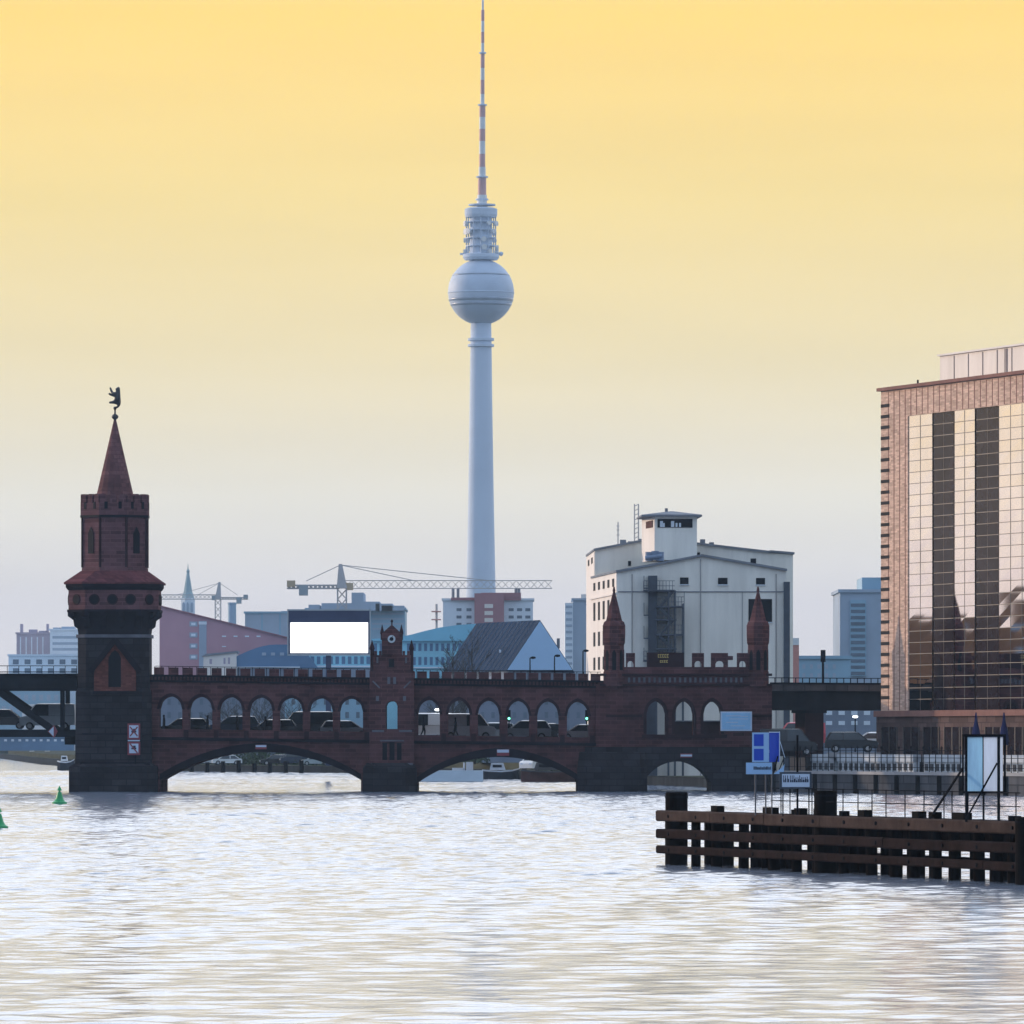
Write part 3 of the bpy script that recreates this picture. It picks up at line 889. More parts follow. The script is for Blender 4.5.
# red and white clearance boards hung on the bridge
for px, py, w, h, lab, D0, mm in ((261, 747, 5.6, 2.2, 'small red and white board above the left wide river arch', BY - .3, 1), (503, 752.5, 6.2, 3.2, 'small white over red board above the middle river arch', BY - .3, 1), (686.3, 755.5, 6, 2.0, 'small pale board above the narrow river arch', gy - .5, 0)):
    s_ = thing('clearance_board', lab, 'sign', (X(px, D0), D0, Z(py + h, D0)), 'boards above the river arches')
    p = MB().box(X(px - w, D0), X(px + w, D0), D0, D0 + 0.06, Z(py + h, D0), Z(py - h, D0)).build('board', 'sign red', s_)
    MB().box(X(px - w + .3, D0), X(px + w - .3, D0), D0 - 0.03, D0 - 0.005, Z(py + (0.1 if mm else h * .5), D0), Z(py - (h - .3 if mm else h * .5), D0)).build('white_band', 'sign white', s_)
    MB().box(X(px - 1, D0), X(px + 1, D0), D0 + 0.06, D0 + 0.35, Z(py + .6, D0), Z(py - .6, D0)).build('bracket', 'iron', s_)

# ------------------------------------------------------------------ steel span left of the tower
spn = thing('steel_span', 'dark steel middle span of the bridge with slanting brace left of the tower', 'bridge', (X(20, 606), 606, 3.0))
y0, y1 = 604.0, 612.0
xr0, xl0 = X(77, y0), X(-190, y0)
MB().box(xl0, xr0, y0, y1, Z(690, y0), Z(673.5, y0)).build('upper_girder', 'steel deck', spn)
mb = MB()
for yy in (671.5, 674.2): mb.box(xl0, xr0, y0 - 0.2, y0 + 0.1, Z(yy + 0.9, y0), Z(yy, y0))
mb.box(xl0, xr0, y0 - 0.25, y0 - 0.002, Z(691, y0), Z(688.6, y0))
mb.build('flange', 'iron', spn)
mb = MB()
mb.beam((xl0, y0 + .3, Z(665.8, y0)), (xr0, y0 + .3, Z(665.8, y0)), 0.06)
for i in range(24): mb.beam((xl0 + i, y0 + .3, Z(674, y0)), (xl0 + i, y0 + .3, Z(665.8, y0)), 0.05)
mb.build('railing', 'iron', spn)
MB().box(xl0, xr0, y0 - 0.3, y1 + 12, Z(737, y0), Z(729.5, y0)).build('road_deck', 'steel deck', spn)
mb = MB()
for yy in (y0 + 0.4, y1 - 0.6): mb.beam((X(-12, y0), yy, Z(684, y0)), (X(57, y0), yy, Z(733, y0)), 0.55, 0.6)
each(mb, 'brace', 'steel deck', spn)
mb = MB()
for yy in (y0 + 0.4, y1 - 0.6): mb.box(X(60, y0), X(64.5, y0), yy - .2, yy + .2, Z(732, y0), Z(688, y0))
each(mb, 'column', 'steel deck', spn)
dm = MB().extr([(X(p, y0), y0 - .5, Z(y, y0)) for p, y in ((48, 731.5), (54.5, 725), (58, 731.5), (54.5, 738))], (0, .12, 0)).build('diamond_board', 'sign red')
tag(dm, 'small pale red diamond board at the foot of the slanting steel brace', 'sign')
mb = MB().extr([(X(p, y0), y0 - .53, Z(y, y0)) for p, y in ((49, 731.5), (54, 726.5), (54, 736.5))], (0, .02, 0)).build('white_half', 'sign white', dm)

# ------------------------------------------------------------------ television tower
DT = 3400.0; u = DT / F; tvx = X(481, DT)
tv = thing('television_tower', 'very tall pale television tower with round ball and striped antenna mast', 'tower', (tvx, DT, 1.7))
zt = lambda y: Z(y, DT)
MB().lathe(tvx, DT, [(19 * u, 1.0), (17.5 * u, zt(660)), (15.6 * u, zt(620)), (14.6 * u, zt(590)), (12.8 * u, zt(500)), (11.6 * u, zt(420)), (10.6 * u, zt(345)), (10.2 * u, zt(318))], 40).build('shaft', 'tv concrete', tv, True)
for y in (339.5, 345.5): MB().lathe(tvx, DT, [(10 * u, zt(y + 1.8)), (13.2 * u, zt(y + 1.2)), (13.2 * u, zt(y - 1.2)), (10 * u, zt(y - 1.6))], 40).build('collar', 'tv concrete', tv)
bc, br = 292.0, 33.0
ball = MB().lathe(tvx, DT, [(max(0.05, br * math.sin(math.pi * i / 36)) * u, zt(bc + br * math.cos(math.pi * i / 36))) for i in range(37)], 56).build('ball', 'tv steel', tv, True)


def band(y, h, m, name, proud=0.35):
    r = lambda q: math.sqrt(max(0, br * br - (q - bc) ** 2)) + proud
    MB().lathe(tvx, DT, [(r(y + h) * u * .97, zt(y + h)), (r(y + h) * u, zt(y + h)), (r(y) * u, zt(y)), (r(y - h) * u, zt(y - h)), (r(y - h) * u * .97, zt(y - h))], 56).build(name, m, ball, True)


band(275, 0.8, 'tv window', 'seam'); band(300, 1.5, 'tv window', 'window_band'); band(305, 1.2, 'tv window', 'window_band'); band(293, 0.4, 'tv concrete', 'seam')
MB().lathe(tvx, DT, [(16.5 * u, zt(260)), (18.2 * u, zt(257.5)), (18.2 * u, zt(254.5)), (14 * u, zt(253.5))], 40).build('lower_platform', 'tv concrete', tv)
MB().lathe(tvx, DT, [(11.5 * u, zt(256)), (11 * u, zt(210))], 24).build('antenna_carrier', 'tv concrete', tv)
MB().lathe(tvx, DT, [(15.5 * u, zt(217.5)), (16.3 * u, zt(215)), (16.3 * u, zt(209)), (13 * u, zt(207.8))], 32).build('upper_platform', 'tv concrete', tv)
mb = MB()
for y in (222, 230, 238, 246):
    mb.lathe(tvx, DT, [(15.0 * u, zt(y + .5)), (15.0 * u, zt(y - .5)), (10 * u, zt(y - .5))], 24)
for k in range(12):
    an = k * math.pi / 6
    p = Vector((tvx + 14.6 * u * math.cos(an), DT + 14.6 * u * math.sin(an), 0))
    mb.cyl(p + Vector((0, 0, zt(254))), p + Vector((0, 0, zt(216))), 0.32, n=6)
mb.build('gallery_frame', 'tv steel', tv)
random.seed(11); mb = MB()
for k in range(34):
    an = random.uniform(0, 2 * math.pi); y = random.choice((224, 232, 240, 248, 252)); rr = random.uniform(1.0, 1.7)
    d = Vector((math.cos(an), math.sin(an), 0)); p = Vector((tvx, DT, zt(y))) + d * 14.2 * u
    mb.cyl(p, p + d * 1.6, rr * 0.8, rr, 10)
each(mb, 'dish', 'mast white', tv)
mb = MB()
for an in (0, math.pi): mb.cyl((tvx + 21 * u * math.cos(an), DT, zt(254)), (tvx + 16 * u * math.cos(an), DT, zt(254)), 0.5, n=6)
mb.lathe(tvx + 20 * u, DT, [(0.4, zt(256)), (1.1, zt(254.5)), (1.1, zt(252.6)), (0.3, zt(251.6))], 8)
mb.build('outrigger', 'tv concrete', tv)
tip = X(482.8, DT)
def mx(y): return lerp(tvx + 0.5, tip, max(0, (205 - y) / 205))
def mr_(y):
    for y0_, w in ((195, 5.0), (178, 4.2), (165, 3.6), (105, 3.1), (52, 2.1), (10, 1.7), (-40, 1.1)):
        if y > y0_: return w
    return 1
edges = [208, 195, 177, 167, 154, 141, 129, 117, 105, 94, 80, 68, 53, 43, 32, 21, 10, -2, -10]
wh = MB(); rd = MB()
for i in range(len(edges) - 1):
    a, b2 = edges[i], edges[i + 1]; r = mr_((a + b2) / 2) * u
    (rd if i % 2 == 1 else wh).cyl((mx(a), DT, zt(a)), (mx(b2), DT, zt(b2)), r, r * 0.97, 16)
mast = wh.build('antenna_mast', 'mast white', tv)
rd.build('red_band', 'mast red', mast)
mb = MB()
for y, w in ((205, 13.5), (199.5, 6.5), (177, 6), (105, 4.6), (53, 3.6)): mb.lathe(mx(y), DT, [(w * u, zt(y + .7)), (w * u, zt(y - .7))], 20)
mb.build('ring', 'tv concrete', mast)

# ------------------------------------------------------------------ white granary behind the bridge
DW = 700.0
wb = thing('white_warehouse', 'large pale rendered warehouse with rooftop lookout and black fire stairs behind the bridge', 'building', (X(700, DW), DW, 1.72))
wx = lambda p, D=DW: X(p, D)
wz = lambda y, D=DW: Z(y, D)
# front block with a shallow gable; its left flank runs back and to the left
dep = 26.0; sh = -2.25
frontp = [(wx(617), DW, 0.8), (wx(786), DW, 0.8), (wx(786), DW, wz(571)), (wx(702), DW, wz(556.5)), (wx(617), DW, wz(572.5))]
wall = MB().extr(frontp, (sh, dep, 0)).build('front_wall', 'white render', wb)
mb = MB()
for a, b2 in (((616, 572.6), (702, 556.4)), ((702, 556.4), (787, 571))):
    mb.extr([(wx(a[0]), DW - .35, wz(a[1])), (wx(b2[0]), DW - .35, wz(b2[1])), (wx(b2[0]), DW - .35, wz(b2[1]) + .22), (wx(a[0]), DW - .35, wz(a[1]) + .22)], (sh, dep + .3, 0))
mb.build('roof', 'roof felt', wb)
# taller rear block
DR = 726.5
mb = MB(); mb.extr([(X(595, DR), DR, 0.8), (X(793, DR), DR, 0.8), (X(793, DR), DR, Z(554.5, DR)), (X(770, DR), DR, Z(553, DR)), (X(697, DR), DR, Z(544.5, DR)), (X(643, DR), DR, Z(541.5, DR)), (X(595, DR), DR, Z(550.5, DR))], (-.6, 24, 0))
mb.build('rear_wall', 'white render', wb)
mb = MB()
for a, b2 in (((594, 550.7), (643, 541.5)), ((643, 541.5), (697, 544.5)), ((697, 544.5), (770, 553)), ((770, 552.3), (794.5, 554.3))):
    mb.extr([(X(a[0], DR), DR - .3, Z(a[1], DR)), (X(b2[0], DR), DR - .3, Z(b2[1], DR)), (X(b2[0], DR), DR - .3, Z(b2[1], DR) + .22), (X(a[0], DR), DR - .3, Z(a[1], DR) + .22)], (-.6, 24.4, 0))
mb.build('rear_roof', 'roof felt', wb)
# left flank faced in cream render (low sun's warmth put into its colour)
def flank(f0, f1, t_, bo, off=0.05, D0=DW, p0=617, s0=sh, d0=dep):
    """panel on the flank: f along the depth 0..1"""
    n = Vector((-d0, s0, 0)).normalized()
    a = Vector((wx(p0), D0, 0)) + Vector((s0, d0, 0)) * f0; b_ = Vector((wx(p0), D0, 0)) + Vector((s0, d0, 0)) * f1
    m_ = MB(); m_.extr([(a.x, a.y, bo), (b_.x, b_.y, bo), (b_.x, b_.y, t_), (a.x, a.y, t_)], n * off)
    return m_
fw_ = flank(0.002, 0.998, wz(573), 0.85, 0.06).build('flank_wall', 'cream render', wb)
mb = MB(); ptsf = flank(0.0, 1.0, wz(592.5), wz(594.5), 0.22)
ptsf.build('flank_cornice', 'cream render', wb)
for r_, (t_, bo) in enumerate(((578, 586), (598.5, 617), (629, 643.5), (655, 668))):
    n_ = 5
    for i in range(n_):
        f = 0.08 + 0.185 * i
        flank(f, f + 0.075, wz(t_), wz(bo), 0.09).build('window', 'window dark', wb)
_w = X(595, DR)
n = Vector((-24, -.6, 0)).normalized()
for f0, f1, t_, bo, of_, mm_, nm_ in ((.01, .99, 551.6, 700, .06, 'cream render', 'upper_flank'), (.2, .35, 556, 562, .1, 'window dark', 'window'), (.6, .75, 556, 562, .1, 'window dark', 'window')):  # upper flank in the same cream, sun's warmth kept in the colour
    a = Vector((_w - .6 * f0, DR + 24 * f0, 0)); b_ = Vector((_w - .6 * f1, DR + 24 * f1, 0))
    MB().extr([(a.x, a.y, Z(bo, DR)), (b_.x, b_.y, Z(bo, DR)), (b_.x, b_.y, Z(t_, DR)), (a.x, a.y, Z(t_, DR))], n * of_).build(nm_, mm_, wb)
for f in (0.15, 0.5, 0.8): pass
# lookout tower
DL = 716.0; dl = 8.5
lk = MB().extr([(X(655, DL), DL, Z(560, DL)), (X(697, DL), DL, Z(560, DL)), (X(697, DL), DL, Z(516.5, DL)), (X(655, DL), DL, Z(516.5, DL))], (-1.15, dl, 0)).build('lookout', 'white render', wb)
n = Vector((-dl, -1.15, 0)).normalized()
a = Vector((X(655, DL), DL, 0)); b_ = a + Vector((-1.15, dl, 0))
MB().extr([(a.x, a.y, Z(560, DL)), (b_.x, b_.y, Z(560, DL)), (b_.x, b_.y, Z(517, DL)), (a.x, a.y, Z(517, DL))], n * .05).build('lookout_flank', 'cream render', lk)  # sunlit side of the lookout coloured warmer than its front
MB().extr([(a.x - .2, a.y + 1, Z(527, DL)), (b_.x + .2, b_.y - 1, Z(527, DL)), (b_.x + .2, b_.y - 1, Z(520, DL)), (a.x - .2, a.y + 1, Z(520, DL))], n * .08).build('flank_window', 'rust', lk)
mb = MB()
zr = Z(516.6, DL)
mb.loft([[(X(641.5, DL), DL - .7, zr), (X(702, DL), DL - .7, zr), (X(699, DL), DL + dl + .6, zr), (X(638, DL), DL + dl + .6, zr)], [(X(641.5, DL), DL - .7, zr + .18), (X(702, DL), DL - .7, zr + .18), (X(699, DL), DL + dl + .6, zr + .18), (X(638, DL), DL + dl + .6, zr + .18)],
         [(X(671, DL), DL + 3, zr + .65), (X(674, DL), DL + 3, zr + .65), (X(674, DL), DL + 4, zr + .65), (X(671, DL), DL + 4, zr + .65)]])
mb.cyl((X(667, DL), DL + 3, zr + .4), (X(667, DL), DL + 3, zr + .95), .16)
mb.build('lookout_roof', 'roof felt', lk)
wn = wrect(DL, 657.5, 692.5, 519, 527.6, .06).build('window_strip', 'window dark', lk)
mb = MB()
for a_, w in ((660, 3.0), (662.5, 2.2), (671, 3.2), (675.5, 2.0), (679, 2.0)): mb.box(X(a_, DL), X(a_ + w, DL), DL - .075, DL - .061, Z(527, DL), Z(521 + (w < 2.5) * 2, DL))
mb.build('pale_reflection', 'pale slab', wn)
for a_, b2, t_, bo in ((680, 688.5, 577.5, 584.3), (718, 727.5, 577.8, 584.4), (756, 765, 578, 584.6), (748.5, 772, 599, 622)): wrect(DW, a_, b2, t_, bo, .06).build('window', 'window dark', wb)
mb = MB(); mb.box(wx(618), wx(785), DW - .08, DW - .001, wz(592.2), wz(591.2)); mb.box(wx(684), wx(684.5), DW - .05, DW - .001, wz(680), wz(592.2)); mb.box(wx(742), wx(742.5), DW - .05, DW - .001, wz(680), wz(592.2))
mb.build('ledge', 'roof felt', wb)
for p in (632, 700.5, 776): MB().cyl((wx(p), DW - .12, .9), (wx(p), DW - .12, wz(574 if p != 700.5 else 559)), .045, n=8).build('downpipe', 'concrete', wb)
for a_, b2, y in ((679.4, 689.1, 584.3), (717.4, 728.1, 584.4), (755.4, 765.6, 584.6), (748, 772.5, 622)): wrect(DW, a_, b2, y, y + .9, .16).build('sill', 'pale slab', wb)


MB().box(wx(783.5), wx(789.5), DW - 1.0, DW - .01, 0.8, wz(582)).build('lift_shaft', 'stair steel', wb)
for a_, b2, t_, bo in ((671, 675, 555, 560), (693, 700, 552.5, 557), (750.5, 756, 558.5, 564), (628, 631, 561, 566)): wrect(DR, a_, b2, t_, bo, .06).build('window', 'window dark', wb)
mb = MB()
for p, t_, bo, w in ((702.5, 539.5, 548, 2.4), (711.5, 542.5, 549, 2.2), (623, 540, 547, 3), (633, 541.5, 546, 5), (640, 539, 545, 1.6)): mb.box(X(p - w, DR + 6), X(p + w, DR + 6), DR + 5, DR + 7, Z(bo, DR + 6), Z(t_, DR + 6))
each(mb, 'chimney', 'roof felt', wb)
tank = MB()
for k, (p, y) in enumerate(((649, 556), (655, 555), (660, 556))): tank.cyl((X(p, 712), 712, Z(y + 5, 712)), (X(p, 712), 712, Z(y - 4, 712)), .42, n=12)
tank.cyl((X(645, 712), 711.5, Z(558, 712)), (X(662, 712), 711.5, Z(556, 712)), .2, n=8)
tag(tank.build('roof_tank', 'tank blue', wb))
mb = MB()                                            # lattice mast and whip on the roof
for p in (634.5, 638.5): mb.cyl((X(p, 735), 735, Z(545, 735)), (X(p, 735), 735, Z(504, 735)), .07, n=5)
for k in range(9): mb.cyl((X(634.5, 735), 735, Z(543 - k * 4.6, 735)), (X(638.5, 735), 735, Z(541 - k * 4.6, 735)), .05, n=4)
mb.cyl((X(618, 735), 735, Z(549, 735)), (X(618, 735), 735, Z(522, 735)), .07, n=5)
for y in (526, 530, 535): mb.cyl((X(616.5, 735), 735, Z(y, 735)), (X(619.5, 735), 735, Z(y, 735)), .07, n=4)
mb.build('aerial', 'crane grey', wb)
# fire stairs
fe = thing('fire_stairs', 'black steel fire stairs fixed to the front of the pale warehouse', 'stairs', (wx(662), DW - 1.5, 1.72))
mb = MB(); mb.box(wx(648), wx(657), DW - 1.6, DW - .01, 0.8, wz(576)); mb.build('stair_core', 'stair steel', fe)
mb = MB()
for p in (668, 674.5, 682.5):
    for yy in (DW - .3, DW - 3.0): mb.box(wx(p - .7), wx(p + .7), yy - .09, yy + .09, 0.8, wz(591 if p < 680 else 604))
each(mb, 'post', 'stair steel', fe)
mb = MB(); rl = MB()
for a_, b2, y in ((643, 674, 592), (655, 683, 608), (655, 676, 621), (655, 683, 636), (655, 676, 650), (643, 683, 662)):
    mb.box(wx(a_), wx(b2), DW - 3.1, DW - .2, wz(y), wz(y) + .16)
    for yr in (10.5, 5.5): rl.beam((wx(a_), DW - 3.1, wz(y - yr)), (wx(b2), DW - 3.1, wz(y - yr)), .05)
    k = a_
    while k <= b2: rl.beam((wx(k), DW - 3.1, wz(y)), (wx(k), DW - 3.1, wz(y - 10.5)), .045); k += 3.2
each(mb, 'landing', 'stair steel', fe); rl.build('handrail', 'stair steel', fe)
mb = MB()
for i, (y, y2) in enumerate(((592, 608), (608, 621), (621, 636), (636, 650), (650, 662), (662, 678))):
    p, q = (659, 672) if i % 2 else (672, 659)
    for yy in (DW - 2.8, DW - 1.6): mb.beam((wx(p), yy, wz(y)), (wx(q), yy, wz(y2)), .12, .28)
each(mb, 'flight', 'stair steel', fe)
mb = MB()
for y in (576, 603, 626, 648): mb.box(wx(643.5), wx(648), DW - 1.8, DW - .3, wz(y + 13), wz(y + 12)); mb.box(wx(643.5), wx(644), DW - 1.8, DW - .3, wz(y + 12), wz(y))
mb.build('balcony', 'stair steel', fe)
D = 619.0
ds = thing('site_hut', 'low dark hut standing on the bridge road seen through the three gate arches', 'hut', (X(685, D), D, 4.2))
MB().box(X(668, D), X(727, D), D, D + 2.5, 4.0, Z(721.5, D)).build('wall', 'dark brick', ds)
MB().box(X(640, D), X(655, D), D - .5, D + 2.0, 4.0, Z(705, D)).build('stair_head', 'stair steel', ds)
MB().box(X(667, D), X(728, D), D - .2, D + 2.7, Z(721.5, D), Z(720.5, D)).build('roof', 'roof felt', ds)
rw = thing('red_tower_block', 'narrow rose red building end just right of the pale warehouse', 'building', (X(794, 745), 745, 1.7))
MB().box(X(788, 745), X(799, 745), 745, 765, 1.7, Z(645, 745)).build('wall', 'mast red', rw)
MB().box(X(788, 745), X(799, 745), 744.9, 765.1, Z(645, 745), Z(638, 745)).build('upper_wall', 'pale slab', rw)

# ------------------------------------------------------------------ office block on the right
A = Vector((X(881, 600), 600, 0)); Bq = Vector((X(1024, 571), 571, 0))
ud = (Bq - A).normalized(); un = Vector((-abs(ud.y), -ud.x, 0)).normalized()      # out of the facade
if un.dot(Vector((-1, 0, 0))) < 0: un = -un
LEN = 62.0
ofc = thing('office_block', 'big brown brick office block with tall mirror glass bays on the right bank', 'building', (A.x, A.y, 3.1))


def fu(px):
    """distance along the facade whose picture column is px"""
    k = (px - 512) / F
    return (k * A.y - A.x) / (ud.x - k * ud.y)


def fz(px, py):
    p = A + ud * fu(px); return Z(py, p.y)


def fbox(u0, u1, z0, z1, d0, d1):
    m_ = MB(); p, q = A + ud * u0, A + ud * u1
    m_.loft([[p + un * d0 + Vector((0, 0, z)), q + un * d0 + Vector((0, 0, z)), q + un * d1 + Vector((0, 0, z)), p + un * d1 + Vector((0, 0, z))] for z in (z0, z1)])
    return m_


ZT = fz(881, 388); ZP = fz(881, 711)
zg = fz(908, 416)
wl = MB()
e1 = fu(908)
for a_, b2, z0, z1 in ((0, e1, ZP, ZT), (e1, LEN, zg, ZT)):
    q = fbox(a_, b2, z0, z1, 0, -22); wl.v += [] ; n0 = len(wl.v); wl.v += q.v; wl.f += [tuple(i + n0 for i in f_) for f_ in q.f]
q = fbox(e1, LEN, ZP, zg, -0.35, -22); n0 = len(wl.v); wl.v += q.v; wl.f += [tuple(i + n0 for i in f_) for f_ in q.f]
wl.build('brick_wall', 'office brick', ofc)


def join(mbs):
    m_ = MB()
    for q in mbs:
        n0 = len(m_.v); m_.v += q.v; m_.f += [tuple(i + n0 for i in f_) for f_ in q.f]
    return m_


join([fbox(-.3, LEN, ZT - .3, ZT - .02, .3, -22.1)]).build('coping', 'office coping', ofc)
gr = []
k = 1.6
while k < LEN:
    gr.append(fbox(k, k + .16, (ZP + .05) if k < e1 - .2 else zg + .05, ZT - .4, .012, -.02)); k += 1.25
join(gr).build('groove', 'office coping', ofc)
sl = []
nf = 28
for i in range(nf):
    z = lerp(ZP + 1.0, ZT - 1.7, i / (nf - 1)); sl.append(fbox(-.02, 1.9, z, z + .28, .02, -.3))
sl_o = join(sl).build('corner_slot', 'window dark', ofc)
bays = [(908, 931.5, 1), (932.5, 952.5, 0), (954, 974, 1), (975, 997.5, 0)]
uu = [(fu(a_), fu(b2), k) for a_, b2, k in bays]
uu.append((fu(998.5), fu(998.5) + 11.8, 1)); last = uu[-1][1]
uu += [(last + .3, last + 5, 0), (last + 5.3, last + 9.6, 1), (last + 9.9, last + 14.6, 0), (last + 14.9, last + 19.4, 1)]
fl = (zg - ZP) / 26
for a_, b2, kind in uu:
    nv = max(2, round((b2 - a_) / 2.4)); gb = MB(); random.seed(int(a_ * 100)); off0 = -.06 if kind else -.12
    for i in range(27):
        for j in range(nv + 1):
            p = A + ud * lerp(a_, b2, j / nv) + un * (off0 - random.uniform(0, .007)); gb.v.append((p.x, p.y, lerp(ZP + .02, zg - .02, i / 26)))
    for i in range(26):
        for j in range(nv):
            q_ = i * (nv + 1) + j; gb.f.append((q_, q_ + 1, q_ + nv + 2)); gb.f.append((q_, q_ + nv + 2, q_ + nv + 1))
    g_ = gb.build('glass_bay', 'mirror glass' if kind else 'dark glass', ofc)
    ml = []
    for i in range(1, 26): ml.append(fbox(a_ + .01, b2 - .01, ZP + i * fl - .03, ZP + i * fl + .03, -.035 if kind else -.10, -.2))
    nv = max(2, round((b2 - a_) / 2.4))
    for i in range(1, nv): ml.append(fbox(lerp(a_, b2, i / nv) - .018, lerp(a_, b2, i / nv) + .018, ZP + .05, zg - .05, -.04 if kind else -.105, -.2))
    join(ml).build('mullion', 'mullion', g_)
# podium
join([fbox(-.2, LEN, 3.0, ZP, .35, -22)]).build('podium', 'podium stone', ofc)
join([fbox(-.25, LEN, ZP - .5, ZP + .001, .6, -.2)]).build('podium_cornice', 'office coping', ofc)
k = fu(886)
for a_ in (886, 908, 928, 949, 967, 990, 1012):
    f0 = fu(a_); wdt = fu(a_ + 15) - f0
    g_ = fbox(f0, f0 + wdt, 3.15, fz(a_, 727), .38, .2).build('shop_window', 'dark glass', ofc)
    fm_ = join([fbox(f0 + wdt * .5 - .05, f0 + wdt * .5 + .05, 3.15, fz(a_, 727), .42, .3), fbox(f0 - .08, f0, 3.15, fz(a_, 727), .45, .3), fbox(f0 + wdt, f0 + wdt + .08, 3.15, fz(a_, 727), .45, .3)]); each(fm_, 'window_frame', 'mullion', g_)
# rooftop plant room
pu = 0.0
for it in range(60):
    p = A + ud * pu - un * 5
    pu += (940 - (512 + p.x / p.y * F)) * 0.02
pr_ = join([fbox(pu, LEN, ZT - .1, ZT + 2.75, -5, -18)]).build('plant_room', 'zinc panel', ofc)
each(join([fbox(pu + i * 3.1, pu + i * 3.1 + .10, ZT + .05, ZT + 2.65, -4.95, -5.05) for i in range(1, 13)] + [fbox(pu + 4.4 * 3.2, pu + 4.4 * 3.2 + .5, ZT + .05, ZT + 2.65, -4.92, -5.04)]), 'panel_joint', 'zinc joint', pr_)
join([fbox(pu - .15, LEN, ZT + 2.75, ZT + 2.9, -4.8, -18.2)]).build('plant_roof', 'cream render', pr_)
mb = MB(); p = A + ud * 4.6 - un * 1.5; mb.cyl((p.x, p.y, ZT - .1), (p.x, p.y, ZT + .5), .08, n=6); mb.build('vent_pipe', 'iron', ofc)

# block across the water that the mirror glass shows, standing on the left bank out of frame
rc = Vector((-150, 800, 0)); rdir = Vector((0.70, -0.72, 0)); rs_ = Vector((rdir.y, -rdir.x, 0))
rb = thing('riverside_block', 'dark brown riverside block on the left bank mirrored in the office glass', 'building', (rc.x, rc.y, 1.7))
mb = MB()
for k, (a_, b2, h) in enumerate(((-62, -34, 21.5), (-34, -14, 24), (-14, 12, 19.5), (12, 40, 23), (40, 70, 20))):
    q = [rc + rs_ * a_, rc + rs_ * b2, rc + rs_ * b2 - rdir * 16, rc + rs_ * a_ - rdir * 16]
    mb.prism([(p.x, p.y) for p in q], 1.0, h)
mb.build('wall', 'far bank brick', rb)
random.seed(3); mb = MB()
for i in range(70):
    a_ = -60 + (i % 14) * 9.2; z = 4.5 + (i // 14) * 3.1
    p, q = rc + rs_ * a_, rc + rs_ * (a_ + random.choice((1.4, 2.2)))
    mb.extr([(p.x, p.y, z), (q.x, q.y, z), (q.x, q.y, z + 1.5), (p.x, p.y, z + 1.5)], rdir * .06)
mb.build('window', 'grey block', rb)

# ------------------------------------------------------------------ viaduct right of the gate
va, vb = Vector((X(768, 604), 604, 0)), Vector((X(905, 611), 611, 0))
vd = thing('steel_viaduct', 'dark elevated railway viaduct running right from the brick turret', 'viaduct', (va.x, va.y, 3))


def vbox(f0, f1, z0, z1, o0, o1):
    d = (vb - va); n_ = Vector((-d.y, d.x, 0)).normalized()
    p, q = va + d * f0, va + d * f1
    m_ = MB(); m_.loft([[p + n_ * o0 + Vector((0, 0, z)), q + n_ * o0 + Vector((0, 0, z)), q + n_ * o1 + Vector((0, 0, z)), p + n_ * o1 + Vector((0, 0, z))] for z in (z0, z1)])
    return m_


vbox(0, 1.3, Z(710, 606), Z(691, 606), 0, 8).build('girder', 'steel deck', vd)
vbox(0, 1.3, Z(690.9, 606), Z(684, 606), -.5, 8.5).build('parapet', 'quay concrete', vd)
join([vbox(0, 1.3, Z(684, 606), Z(682.6, 606), -.6, -.3)] + [vbox(i * .05, i * .05 + .004, Z(684, 606), Z(678, 606), 0, .08) for i in range(26)] + [vbox(0, 1.3, Z(678.4, 606), Z(677.6, 606), 0, .08)]).build('railing', 'iron', vd)
vbox(.295, .43, 3.0, Z(709.9, 606), .6, 2.2).build('pier', 'dark brick', vd)
join([vbox(.285, .44, Z(713, 606), Z(710.1, 606), .3, 2.6)]).build('pier_cap', 'stone trim', vd)
# signal mast on the viaduct
sm = thing('signal_mast', 'slim black railway signal mast standing on the viaduct', 'signal', (X(823, 612), 612, Z(684, 612)))
MB().cyl((X(823, 612), 612, Z(684, 612)), (X(823, 612), 612, Z(651, 612)), .1).build('mast', 'iron', sm)
mb = MB(); mb.box(X(820.6, 612), X(825.4, 612), 611.7, 611.95, Z(662, 612), Z(650, 612)); mb.build('signal_head', 'iron', sm)


# ------------------------------------------------------------------ background buildings
def bld(name, label, cat, D, a, b2, top, depth, m, parts=(), z0=1.7, shear=0.0, group=None):
    """walls facing the river, given by picture columns and top row at distance D"""
    t_ = thing(name, label, cat, (X((a + b2) / 2, D), D, z0), group)
    MB().extr([(X(a, D), D, z0), (X(b2, D), D, z0), (X(b2, D), D, Z(top, D)), (X(a, D), D, Z(top, D))], (shear, depth, 0)).build('wall', m, t_)
    MB().extr([(X(a, D) - .3, D - .3, Z(top, D)), (X(b2, D) + .3, D - .3, Z(top, D)), (X(b2, D) + .3, D - .3, Z(top, D) + .5), (X(a, D) - .3, D - .3, Z(top, D) + .5)], (shear, depth + .6, 0)).build('roof', m, t_)
    return t_


def grid(a, b2, t_, bo, nx, ny, fx=.55, fy=.5):
    out_ = []
    for j in range(ny):
        for i in range(nx):
            w, h = (b2 - a) / nx, (bo - t_) / ny
            out_.append((a + i * w + w * (1 - fx) / 2, a + i * w + w * (1 + fx) / 2, t_ + j * h + h * (1 - fy) / 2, t_ + j * h + h * (1 + fy) / 2))
    return out_


